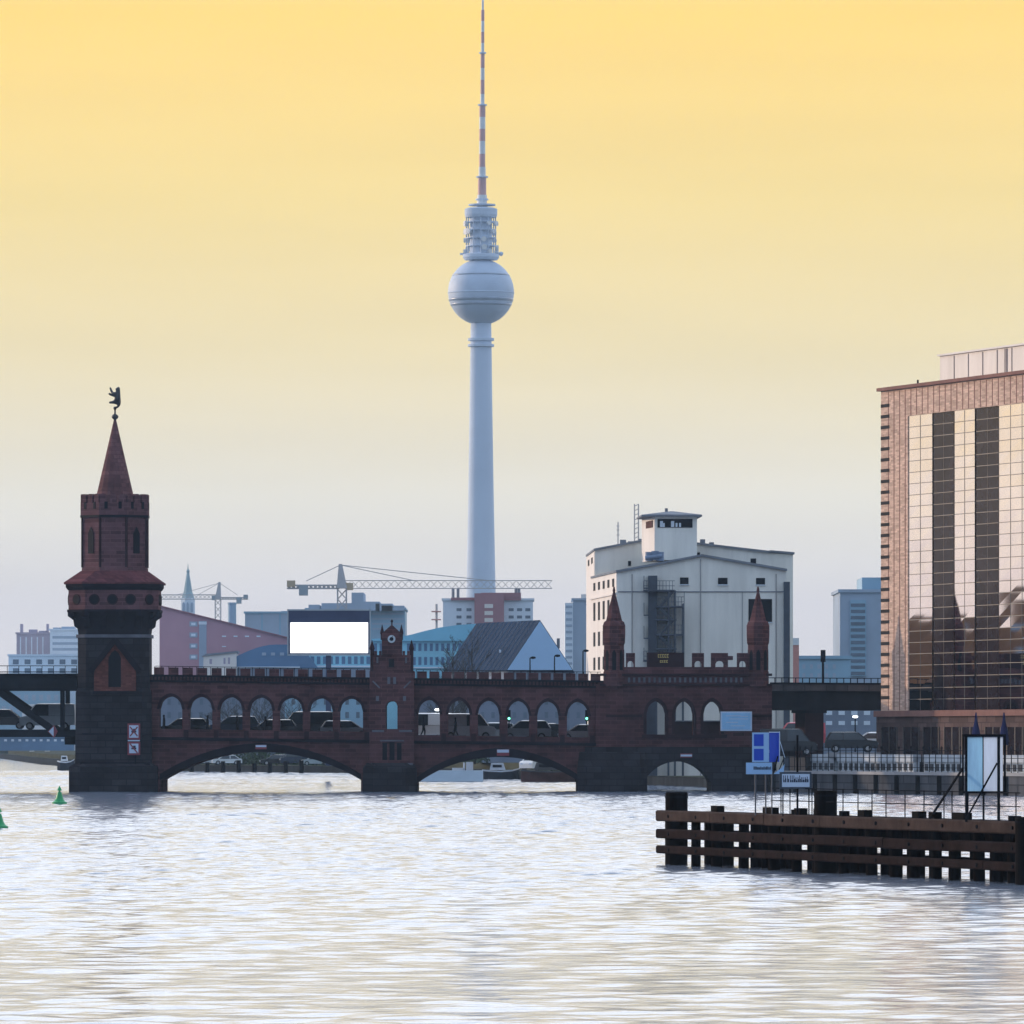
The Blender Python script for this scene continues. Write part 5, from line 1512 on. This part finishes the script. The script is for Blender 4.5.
# ------------------------------------------------------------------ right bank: quay, retaining wall, railings
Q0, Q1 = Vector((22.6, 597, 0)), Vector((75, 458, 0)); QM = Vector((40.5, 548, 0))
mb = MB()
def wallseg(mb, p, q, z0, z1, th):
    d = (q - p).normalized(); n_ = Vector((d.y, -d.x, 0))
    if n_.x > 0: n_ = -n_
    mb.loft([[p + n_ * th + Vector((0, 0, z)), q + n_ * th + Vector((0, 0, z)), q - n_ * .4 + Vector((0, 0, z)), p - n_ * .4 + Vector((0, 0, z))] for z in (z0, z1)])
for p, q in ((Q0, QM), (QM, Q1)): wallseg(mb, p, q, -1, 1.6, .12)
qw = mb.build('quay_wall', 'quay concrete'); tag(qw, 'dark concrete quay wall rising from the water on the right bank', 'wall')
mb = MB()
for p, q in ((Q0, QM), (QM, Q1)): wallseg(mb, p, q, 1.6, 1.85, .25)
mb.build('coping', 'concrete', qw)
dq = (QM - Q0); nq = Vector((dq.y, -dq.x, 0)).normalized(); nq = -nq if nq.x > 0 else nq
mb = MB(); L_ = dq.length
for i in range(1, 12):
    c = Q0 + dq * (i / 12); mb.box(c.x - .3, c.x + .12, c.y - .5, c.y - .1, -1, 1.6)
mb.build('fender_pile', 'pile', qw)
# pale retaining wall in panels
for k, (a_, b2) in enumerate(((812, 835), (838, 914), (924, 962), (964, 1030))):
    def on(px, off=2.2):
        kk = (px - 512) / F; o_ = Q0 - nq * off; d_ = dq.normalized()
        s_ = (kk * o_.y - o_.x) / (d_.x - kk * d_.y); return o_ + d_ * s_
    p, q = on(a_), on(b2)
    t_ = tag(MB().build('retaining_wall', 'pale wall') if False else thing('retaining_wall', ('pale panelled wall below the parked black van', 'long pale panelled wall below the parked black car', 'pale panelled wall left of the tall blue board', 'pale panelled wall at the right picture edge behind the tall board')[k], 'wall', (p.x, p.y, 1.7)), group='pale quay wall panels')
    m_ = MB(); d_ = (q - p)
    m_.loft([[p + Vector((0, 0, z)), q + Vector((0, 0, z)), q - nq * .5 + Vector((0, 0, z)), p - nq * .5 + Vector((0, 0, z))] for z in (1.7, 3.15)])
    m_.build('wall', 'pale wall', t_)
    m_ = MB(); m_.loft([[p + nq * .12 + Vector((0, 0, z)), q + nq * .12 + Vector((0, 0, z)), q - nq * .6 + Vector((0, 0, z)), p - nq * .6 + Vector((0, 0, z))] for z in (2.65, 3.25)])
    m_.build('coping', 'pale wall', t_)
    m_ = MB(); nn = max(1, int(d_.length / 1.1))
    for i in range(nn):
        c = p + d_ * ((i + .5) / nn); e = d_.normalized() * .32
        m_.loft([[c - e + nq * .06 + Vector((0, 0, z)), c + e + nq * .06 + Vector((0, 0, z)), c + e - nq * .05 + Vector((0, 0, z)), c - e - nq * .05 + Vector((0, 0, z))] for z in (1.95, 2.5)])
    m_.build('recess', 'quay concrete', t_)
# iron railing along the quay
rl_ = thing('quay_railing', 'black iron railing with pointed posts along the right quay', 'railing', (Q0.x, Q0.y, 1.8))
m_ = MB(); pst = MB()
o_ = Q0 - nq * .6; d_ = dq.normalized()
nn = 46
for i in range(nn):
    c = o_ + d_ * (L_ * 1.1 * i / nn)
    pst.box(c.x - .035, c.x + .035, c.y - .035, c.y + .035, 1.75, 3.75); pst.lathe(c.x, c.y, [(.07, 3.75), (.06, 3.85), (.01, 3.98)], 6)
for z in (2.2, 3.0, 3.6): m_.beam(o_ + Vector((0, 0, z)), o_ + d_ * L_ * 1.1 + Vector((0, 0, z)), .05)
m_.build('rail', 'iron', rl_); each(pst, 'post', 'iron', rl_)
# closed parasols on the terrace
for px, lab in ((976, 'closed dark blue parasol left of the pair above the tall board'), (1004, 'closed dark blue parasol right of the pair above the tall board')):
    D = 560; t_ = thing('closed_parasol', lab, 'parasol', (X(px, D), D, 3.1), 'closed parasols')
    MB().lathe(X(px, D), D, [(.36, Z(745, D)), (.42, Z(741, D)), (.30, Z(731, D)), (.14, Z(722, D)), (.09, Z(716, D)), (.05, Z(712.5, D))], 10).build('canopy', 'parasol', t_)
    MB().cyl((X(px, D), D, 3.1), (X(px, D), D, Z(740, D)), .05).build('pole', 'iron', t_)
    MB().lathe(X(px, D), D, [(.4, 3.1), (.4, 3.2), (.1, 3.25)], 12).build('base', 'concrete', t_)

# ------------------------------------------------------------------ timber dolphin in the foreground
PA = Vector((X(666, 247), 247, 0)); PB = Vector((X(1024, 213), 213, 0)); pd = (PB - PA); pl_ = pd.length; pdn = pd.normalized()
pn = Vector((-pdn.y, pdn.x, 0)); pn = -pn if pn.y > 0 else pn      # towards the viewer


def pf(px):
    k = (px - 512) / F; return (k * PA.y - PA.x) / (pdn.x - k * pdn.y)


gw = thing('guide_wall', 'long low brown timber guide wall on piles standing in the river', 'jetty', (PA.x, PA.y, 0))


def pbox(m_, f0, f1, z0, z1, o0, o1, jag=0):
    p, q = PA + pdn * f0, PA + pdn * f1
    m_.loft([[p + pn * o0 + Vector((0, 0, z)), q + pn * o0 + Vector((0, 0, z)), q + pn * o1 + Vector((0, 0, z)), p + pn * o1 + Vector((0, 0, z))] for z in (z0, z1)])


zp = lambda y: Z(y, 247)
random.seed(8)
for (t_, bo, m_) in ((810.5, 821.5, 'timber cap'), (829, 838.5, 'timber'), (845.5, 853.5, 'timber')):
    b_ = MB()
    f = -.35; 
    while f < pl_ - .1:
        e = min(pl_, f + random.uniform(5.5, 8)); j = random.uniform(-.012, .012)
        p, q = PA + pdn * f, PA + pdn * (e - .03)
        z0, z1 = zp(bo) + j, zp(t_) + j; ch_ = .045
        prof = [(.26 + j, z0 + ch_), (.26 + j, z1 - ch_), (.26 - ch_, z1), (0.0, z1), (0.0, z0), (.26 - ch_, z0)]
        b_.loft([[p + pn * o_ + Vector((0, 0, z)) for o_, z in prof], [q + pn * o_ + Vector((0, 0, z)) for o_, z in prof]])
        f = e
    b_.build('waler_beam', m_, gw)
b_ = MB()
for yc in (816, 833.7, 849.5):
    f = 1.1
    while f < pl_:
        p = PA + pdn * f + pn * .25; b_.cyl((p.x, p.y, zp(yc)), (p.x + pn.x * .05, p.y + pn.y * .05, zp(yc)), .06, n=8); f += 3.1
each(b_, 'bolt', 'iron', gw)
b_ = MB()
for (t_, bo) in ((812, 821), (830, 838), (846, 853)): pbox(b_, 0, pl_, zp(bo), zp(t_), -1.75, -2.0)
pbox(b_, pf(722), pl_, zp(831), zp(822), -1.5, -1.65)
each(b_, 'rear_beam', 'timber', gw)
fr_, rr_ = [], []
for px in (665, 690, 711, 738, 768, 790, 812, 838, 865, 890, 908, 930, 948, 972, 990, 1008):
    f = pf(px); r = random.uniform(.16, .22)
    p = PA + pdn * f + pn * (-.22)
    top = zp(810.5) + random.choice((-.05, .02, .16, -.08, -.06))
    MB().cyl(p + Vector((random.uniform(-.04, .04), 0, -1.5)), p + Vector((0, 0, top)), r * 1.05, r, 12).build('pile', 'pile', gw)
for px in (676, 694, 722, 733, 747, 757, 778, 800, 820, 828, 850, 858, 876, 884, 899, 920, 940, 962, 966, 982, 1000, 1014):
    p = PA + pdn * (pf(px) - .9) + pn * (-1.55); r = random.uniform(.16, .22)
    MB().cyl(p + Vector((0, 0, -1.5)), p + Vector((0, 0, zp(815) + random.uniform(-.1, .1))), r, r, 12).build('rear_pile', 'pile', gw)
b_ = MB()
for px, w in ((711, .22), (764, .3), (794, .2), (814, .24), (858, .2), (912, .2), (928, .16), (955, .34)):
    pbox(b_, pf(px) - w * 1.5, pf(px) + w * 1.5, zp(811), zp(804.5), -.1, -.38)
each(b_, 'pile_cap', 'pile', gw)
b_ = MB(); f = .2
while f < pl_: pbox(b_, f, f + .24, zp(812.5), zp(811.3), -.45, -1.7); f += .27
b_.build('deck_plank', 'timber', gw)
for px, w, t_, lab in ((676.5, 11.2, 792, 'thick black round pile at the far end of the timber guide wall'), (825.5, 11.5, 790.5, 'thick black round pile behind the middle of the timber guide wall'), (1027, 12, 817, 'thick black round pile at the near end of the timber guide wall')):
    f = pf(px); p = PA + pdn * f + pn * (-2.7 if px < 1000 else .1); D = p.y; r = w * D / F
    p.x = X(px, D)
    b_ = MB().lathe(p.x, p.y, [(r * .93, -1.5), (r, .5), (r, Z(t_ + 1.5, D)), (r * .93, Z(t_, D))], 20).build('mooring_pile', 'pile', None, False, (p.x, p.y, 0))
    tag(b_, lab, 'pile', 'thick mooring piles')
    MB().lathe(p.x, p.y, [(r * 1.04, Z(t_ + 6, D)), (r * 1.04, Z(t_ + 4, D))], 20).build('iron_band', 'iron', b_)
# railing on the walkway behind
gr_ = thing('walkway_railing', 'thin black iron railing on the walkway behind the timber guide wall', 'railing', (PA.x, PA.y, zp(811)))
b_ = MB(); pst = MB()
zt0 = zp(811.5)
def rp(px, z): 
    f = pf(px); p = PA + pdn * f + pn * (-1.6); p.x = X(px, p.y); return Vector((p.x, p.y, z))
for px in (772, 781, 790, 797, 812, 843, 858, 872, 886, 905, 924, 944, 952, 968, 984, 999, 1016):
    pst.beam(rp(px, zt0 - .1), rp(px, zt0 + .92), .035)
for dz in (.9, .48): b_.beam(rp(771, zt0 + dz), rp(1020, zt0 + dz), .03)
b_.build('rail', 'iron', gr_); each(pst, 'post', 'iron', gr_)

# blue navigation sign
D = 236.0
ns = thing('navigation_sign', 'blue and white navigation sign on thin legs behind the timber guide wall', 'sign', (X(763, D), D, zp(811)))
sb_ = lambda a_, b2, t_, bo, y0, y1: MB().box(X(a_, D), X(b2, D), D + y0, D + y1, Z(bo, D), Z(t_, D))
mb = MB()
for p in (755.5, 765.8): mb.cyl((X(p, D), D + .06, zp(812)), (X(p, D), D + .06, Z(735, D)), .025, n=8)
mb.cyl((X(772, D), D + .12, zp(812)), (X(772, D), D + .12, Z(760, D)), .022, n=8)
each(mb, 'leg', 'stair steel', ns)
p = sb_(752.2, 769, 732.5, 762, 0, .04).build('white_board', 'sign ice', ns)
for t_, bo in ((734.2, 746), (748.8, 760.4)): sb_(753.9, 763.6, t_, bo, -.012, -.001).build('blue_square', 'sign blue', p)
mb = MB().extr([(X(769.3, D), D - .02, Z(762, D)), (X(779.5, D), D + .25, Z(762, D)), (X(779.5, D), D + .25, Z(732.5, D)), (X(769.3, D), D - .02, Z(732.5, D))], (0, .04, 0)); p2 = mb.build('side_board', 'sign blue', ns)
mb = MB(); mb.beam((X(779.8, D), D + .2, Z(740, D)), (X(785.2, D), D + .2, Z(758, D)), .02); mb.beam((X(779.8, D), D + .2, Z(731.5, D)), (X(779.8, D), D + .2, Z(762, D)), .03); mb.beam((X(769.3, D), D - .05, Z(732.2, D)), (X(779.8, D), D + .2, Z(732.2, D)), .03)
mb.build('edge_strip', 'sign white', p2)
p3 = sb_(746, 772, 762.6, 774.2, -.05, -.01).build('name_board', 'sign ice', ns)
mb = MB(); random.seed(21); x = 753.5
while x < 771: 
    w = random.uniform(.5, 1.0); mb.box(X(x, D), X(x + w, D), D - .06, D - .051, Z(769.6, D), Z(767.2 - random.choice((0, .7)), D)); x += w + .35
mb.build('lettering', 'sign mark', p3)
mb = MB().extr([(X(a_, D), D - .02, Z(y, D)) for a_, y in ((773.5, 774), (783.5, 774), (784.5, 764), (781.5, 768), (776, 772))], (0, .03, 0)); mb.build('corner_plate', 'sign ice', ns)
mb = MB(); mb.beam((X(774, D), D + .1, Z(772, D)), (X(778, D), D + .1, Z(756, D)), .03, .05); mb.beam((X(778, D), D + .12, Z(773, D)), (X(784.5, D), D + .12, Z(757, D)), .02, .03)
each(mb, 'strut', 'iron', ns)
# framed text board
D = 233.0
ts_ = thing('name_board', 'black framed white text board low on the walkway railing', 'sign', (X(795.5, D), D, Z(790, D)))
p = sb_(779.5, 811.5, 772, 788.8, 0, .03).build('frame', 'stair steel', ts_)
f_ = sb_(782, 809.6, 774, 787, -.012, -.001).build('face', 'sign white', p)
mb = MB(); x = 783.2; random.seed(4)
while x < 807.5:
    w = random.uniform(.8, 1.4); h = random.choice((775.4, 776.6, 777.2))
    mb.box(X(x, D), X(x + .7, D), D - .02, D - .0125, Z(782.2, D), Z(h, D)); mb.box(X(x + .7, D), X(x + w + .4, D), D - .02, D - .0125, Z(782.2, D), Z(779.4 + random.uniform(-1, 1), D)); x += w + random.choice((.7, .8, 1.4))
mb.build('lettering', 'sign mark', f_)
mb = MB()
for p_ in (783, 797.5, 809): mb.cyl((X(p_, D), D + .06, zp(812)), (X(p_, D), D + .06, Z(735 if p_ == 797.5 else 773, D)), .022 if p_ != 797.5 else .035, n=8)
each(mb, 'post', 'iron', ts_)
# tall board on a braced frame
D = 217.0
tb = thing('tall_board', 'tall weathered pale blue board in a black braced frame at right', 'sign', (X(984, D), D, zp(812)))
sb_ = lambda a_, b2, t_, bo, y0, y1: MB().box(X(a_, D), X(b2, D), D + y0, D + y1, Z(bo, D), Z(t_, D))
for a_, b2, m_ in ((965.5, 983, 'board blue'), (983.1, 1003, 'board pale')):
    q_ = MB(); q_.poly([(X(a_, D), D + .08, Z(791.5, D)), (X(b2, D), D + .08, Z(791.5, D)), (X(b2, D), D + .08, Z(736.5, D)), (X(a_, D), D + .08, Z(736.5, D))]); q_.build('panel', m_, tb)
mb = join([sb_(962.3, 1006, 734.2, 736.8, 0, .14), sb_(962.3, 1006, 791.2, 793.4, 0, .14), sb_(962.3, 963.8, 736.8, 791.2, 0, .14), sb_(1004, 1006, 736.8, 791.2, 0, .14)]); mb.build('frame', 'iron', tb)
mb = join([sb_(965, 967.4, 735, 822, -.06, .0), sb_(997.2, 1000, 735, 822, -.06, .0), sb_(982.6, 983.6, 736.8, 822, -.03, .055)]); each(mb, 'post', 'iron', tb)
mb = MB(); mb.beam((X(930, D + 2), D + 2, Z(819, D)), (X(963, D), D, Z(768, D)), .045, .06); mb.beam((X(966, D), D - .3, Z(818, D)), (X(997, D), D - .08, Z(763, D)), .035, .05); each(mb, 'brace', 'iron', tb)

# ------------------------------------------------------------------ buoys
def buoy(px, py, hpx, label):
    D = 30600.0 / (py - HZ); k = D / F
    t_ = thing('green_buoy', label, 'buoy', (X(px, D), D, 0), 'green channel buoys')
    h = hpx * k; x0 = X(px, D)
    MB().lathe(x0, D, [(h * .30, -.15), (h * .42, .02), (h * .42, h * .10), (h * .30, h * .17), (h * .22, h * .30), (h * .11, h * .66), (h * .10, h * .68)], 18).build('float', 'buoy green', t_, False)
    MB().lathe(x0, D, [(h * .05, h * .66), (h * .05, h * .74), (h * .15, h * .75), (h * .02, h * 1.0)], 14).build('topmark', 'buoy green', t_)
    MB().lathe(x0, D, [(h * .235, h * .26), (h * .225, h * .30)], 18).build('band', 'sign white', t_) if False else None
buoy(59.5, 804, 18, 'small green cone buoy in front of the bridge tower')
buoy(-1, 828.5, 22, 'green cone buoy cut by the left picture edge')

# ------------------------------------------------------------------ boats and far bank
D = 748
hb = thing('houseboat', 'flat grey blue roofed houseboat moored below the right arch', 'boat', (X(452, D), D, 0))
mb = MB(); mb.loft([[(X(416, D), D, Z(781.5, D)), (X(483, D), D, Z(781.5, D)), (X(483, D), D + 5, Z(781.5, D)), (X(416, D), D + 5, Z(781.5, D))], [(X(437, D), D + 1, Z(770.5, D)), (X(483, D), D + 1, Z(770.5, D)), (X(483, D), D + 4.5, Z(770.5, D)), (X(437, D), D + 4.5, Z(770.5, D))]]); mb.build('roof', 'boat roof', hb)
MB().box(X(417, D), X(482.5, D), D + .1, D + 4.9, -.2, Z(781.6, D)).build('hull', 'boat hull', hb)
mb = MB(); mb.box(X(452, D), X(463, D), D + 1.5, D + 3, Z(771, D), Z(768, D)); mb.cyl((X(464, D), D + 2, Z(771, D)), (X(464, D), D + 2, Z(762.5, D)), .1); mb.box(X(466, D), X(473, D), D + 1.6, D + 2.6, Z(771, D), Z(762, D)); mb.build('roof_box', 'pale wall', hb)


def boat(name, label, D, a_, b2, yw, yt, m1, m2, cab=True, group='moored boats'):
    t_ = thing(name, label, 'boat', (X((a_ + b2) / 2, D), D, 0), group)
    x0, x1 = X(a_, D), X(b2, D); w = (x1 - x0) * .14 + .6; zt_ = Z(yt, D); Lb = x1 - x0
    st_ = []
    for f, ww, zz, zk in ((0, .65, 1.0, .0), (.15, .95, .92, -.2), (.5, 1, .85, -.2), (.8, .8, .95, -.2), (.95, .35, 1.12, -.1), (1, .04, 1.2, .2)):
        x = lerp(x0, x1, f); st_.append([(x, D + w - w * ww, zt_ * zz), (x, D + w - w * ww * .55, zk), (x, D + w + w * ww * .55, zk), (x, D + w + w * ww, zt_ * zz)])
    MB().loft(st_).build('hull', m1, t_)
    MB().loft([[(p[0][0], p[0][1] - .04, p[0][2] - .1), (p[3][0], p[3][1] + .04, p[3][2] - .1), (p[3][0], p[3][1] + .04, p[3][2] + .06), (p[0][0], p[0][1] - .04, p[0][2] + .06)] for p in st_]).build('gunwale', m2, t_)
    if cab:
        c = MB().loft([[(x0 + Lb * .2, D + w * .5, zt_), (x0 + Lb * .62, D + w * .5, zt_), (x0 + Lb * .62, D + w * 1.5, zt_), (x0 + Lb * .2, D + w * 1.5, zt_)], [(x0 + Lb * .24, D + w * .6, zt_ + .8), (x0 + Lb * .56, D + w * .6, zt_ + .8), (x0 + Lb * .56, D + w * 1.4, zt_ + .8), (x0 + Lb * .24, D + w * 1.4, zt_ + .8)]]).build('cabin', m2, t_)
        MB().box(x0 + Lb * .28, x0 + Lb * .52, D + w * .5 - .02, D + w * .6, zt_ + .3, zt_ + .6).build('cabin_window', 'window dark', c)
    return t_


boat('moored_boat', 'dark hulled boat with pale rail moored below the right arch', 800, 482, 520, 779, 770, 'boat hull', 'pale wall')
boat('barge', 'rusty dark barge moored at the right foot of the right arch', 745, 521, 585, 783, 770, 'rust', 'boat hull')
boat('motor_boat', 'small pale motor boat moored beside the bridge tower under the steel span', 1050, 57, 74, 769, 761, 'boat hull', 'paint white')
for k, (a_, b2, D_, lab) in enumerate(((26, 40, 1790, 'white boat at the far bank under the steel span'), (41, 56, 1810, 'second white boat right of the first under the steel span'))): boat('white_boat', lab, D_, a_, b2, 758, 754, 'paint white', 'paint white')
o = make_car('van', 'paint white', 'white van parked on the bank above the rusty barge', 'van', 'van'); place(o, 539, 800, 0.92, .9)
# parked cars on the far quay below the left arch
for k, (px, kind, paint, lab) in enumerate(((208, 'car', 'paint silver', 'silver car on the far quay at the left end of the left arch'), (227, 'car', 'paint white', 'white car on the far quay seen under the left arch'), (276, 'estate', 'paint black', 'black car on the far quay under the middle of the left arch'), (297, 'van', 'paint dark blue', 'dark blue van on the far quay under the left arch'), (316, 'car', 'paint silver', 'silver car on the far quay right under the left arch'), (338, 'car', 'paint black', 'black car on the far quay at the right end of the left arch'))):
    o = make_car(kind, paint, lab, 'van' if kind == 'van' else 'car', 'van' if kind == 'van' else 'car', 'vehicles on the far quay')
    D_ = (1016, 1012, 1000, 996, 986, 976)[k]; place(o, px, D_, 0.9, .1)
fq = MB()
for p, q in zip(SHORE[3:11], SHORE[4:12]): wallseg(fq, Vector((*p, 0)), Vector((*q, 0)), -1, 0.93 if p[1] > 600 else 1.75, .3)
fqw = fq.build('far_quay_wall', 'shaded quay'); tag(fqw, 'grey far quay wall seen under the river arches', 'wall')
# bollard posts along the far quay
for i in range(9):
    px = 180 + i * 15.5; D_ = 985 - i * 3
    b_ = MB().cyl((X(px, D_), D_ - 12, -.5), (X(px, D_), D_ - 12, Z(760 + (i * 7) % 4, D_)), .35, .3, 8).build('mooring_post', 'pile', None, False, (X(px, D_), D_ - 12, 0))
    tag(b_, 'dark mooring post in the water before the far quay under the left arch', 'post', 'mooring posts under the left arch')


# ------------------------------------------------------------------ trees
def bare_tree(label, px, D, ytop, spread, seed, name='bare_tree', z0=1.72, poplar=True):
    random.seed(seed)
    t_ = thing(name, label, 'tree', (X(px, D), D, z0), 'bare trees')
    H = Z(ytop, D) - z0; x0 = X(px, D)
    MB().cyl((x0, D, z0 - .2), (x0, D, z0 + H * .75), .02 * H * .6, .05, 8).build('trunk', 'bark', t_)
    c = MB()
    def br_(p, d, ln, r, lv):
        q = p + d * ln; c.cyl(p, q, r, r * .55, 4)
        if lv == 0: return
        for k in range(4 if lv > 1 else 5):
            f = random.uniform(.3, 1.0); a_ = random.uniform(0, 6.28)
            nd = (d + Vector((math.cos(a_), math.sin(a_), random.uniform(-.1, .5))) * .55).normalized()
            br_(p + d * ln * f, nd, ln * random.uniform(.4, .6), r * .5, lv - 1)
    for i in range(20):
        f = .15 + .84 * i / 20; a_ = i * 2.4
        d = Vector((math.cos(a_), math.sin(a_), 1.5 if poplar else .7)).normalized()
        br_(Vector((x0, D, z0 + H * .75 * f)), d, spread * (1.15 - f * .7), .12 * (1.3 - f), 3)
    c.build('crown', 'bark', t_)


for k, (px, D, yt, sp) in enumerate(((447, 925, 622, 3.2), (453, 920, 606, 3.4), (464, 915, 628, 3.0), (472, 912, 600, 3.6))):
    bare_tree(('short bare tree at the left before the turquoise hall', 'tall bare tree left of the slate barn before the turquoise hall', 'low bare tree between the two tall ones by the slate barn', 'tallest bare tree at the left edge of the slate barn')[k], px, D, yt, sp, 40 + k)
for k, (px, D, yt, lab) in enumerate(((228, 880, 692, 'bare tree behind the third pointed arch from the tower'), (262, 885, 691, 'bare tree behind the fourth pointed arch from the tower'), (292, 885, 690, 'bare tree behind the fifth pointed arch from the tower'))):
    bare_tree(lab, px, D + 148, yt, 4.5, 70 + k, poplar=False)


def bush(px, D, w, h, seed, label):
    zb = 0.9 if D > 960 or D < 820 else 1.72
    random.seed(seed)
    t_ = thing('shrub', label, 'shrub', (X(px, D), D, 1.72), 'shrubs on the far bank')
    m_ = MB(); s_ = MB()
    for i in range(5): s_.cyl((X(px, D) + random.uniform(-.2, .2), D, zb - .1), (X(px, D) + random.uniform(-w, w) * .6, D + random.uniform(-1, 1), zb + h * .7), .07, .03, 5)
    for i in range(420):
        a_ = random.uniform(0, 6.28); rr = math.sqrt(random.random()); zz = random.random()
        p = Vector((X(px, D) + math.cos(a_) * rr * w * (1.05 - .5 * zz) + random.gauss(0, .2), D + math.sin(a_) * rr * w * .7, zb + .1 + h * zz * (1 - .3 * rr) * random.uniform(.6, 1)))
        d = Vector((random.gauss(0, 1), random.gauss(0, 1), random.gauss(0, 1))).normalized(); e = d.orthogonal().normalized(); g_ = d.cross(e); k = random.uniform(.12, .3)
        m_.poly([p - e * k, p + g_ * k * .6, p + e * k, p - g_ * k * .6])
    m_.build('foliage', 'leaf', t_); s_.build('stem', 'bark', t_)


for k, (px, D, w, h, lab) in enumerate(((218, 1024, 2.4, 2.6, 'green shrub at the left on the far bank under the left arch'), (243, 1016, 2.8, 3.0, 'broad green shrub under the left part of the left arch'), (262, 1012, 2.4, 3.2, 'tall green shrub under the crown of the left arch'), (285, 1004, 3.0, 2.8, 'broad shrub right of the crown of the left arch'), (310, 996, 2.6, 2.6, 'dark shrub under the right part of the left arch'), (333, 986, 2.4, 2.2, 'low shrub at the right end under the left arch'), (475, 840, 1.8, 2.0, 'shrub behind the houseboat under the right arch'), (556, 800, 2.2, 2.4, 'shrub on the grass bank above the rusty barge'))):
    bush(px, D, w, h, 90 + k, lab)

# ------------------------------------------------------------------ haze over the city
hz = bpy.data.materials.new('haze air'); hz.use_nodes = True
t = hz.node_tree
for n in list(t.nodes):
    if n.type != 'OUTPUT_MATERIAL': t.nodes.remove(n)
pv = t.nodes.new('ShaderNodeVolumePrincipled')
pv.inputs['Color'].default_value = (0.55, 0.76, 1.0, 1)
pv.inputs['Density'].default_value = 0.00007
pv.inputs['Anisotropy'].default_value = 0.0
t.links.new(pv.outputs[0], t.nodes['Material Output'].inputs['Volume'])
MATS['haze air'] = hz
tag(MB().box(-3100, 3100, -80, 3640, -2.5, 420).build('haze', 'haze air'), kind='stuff')
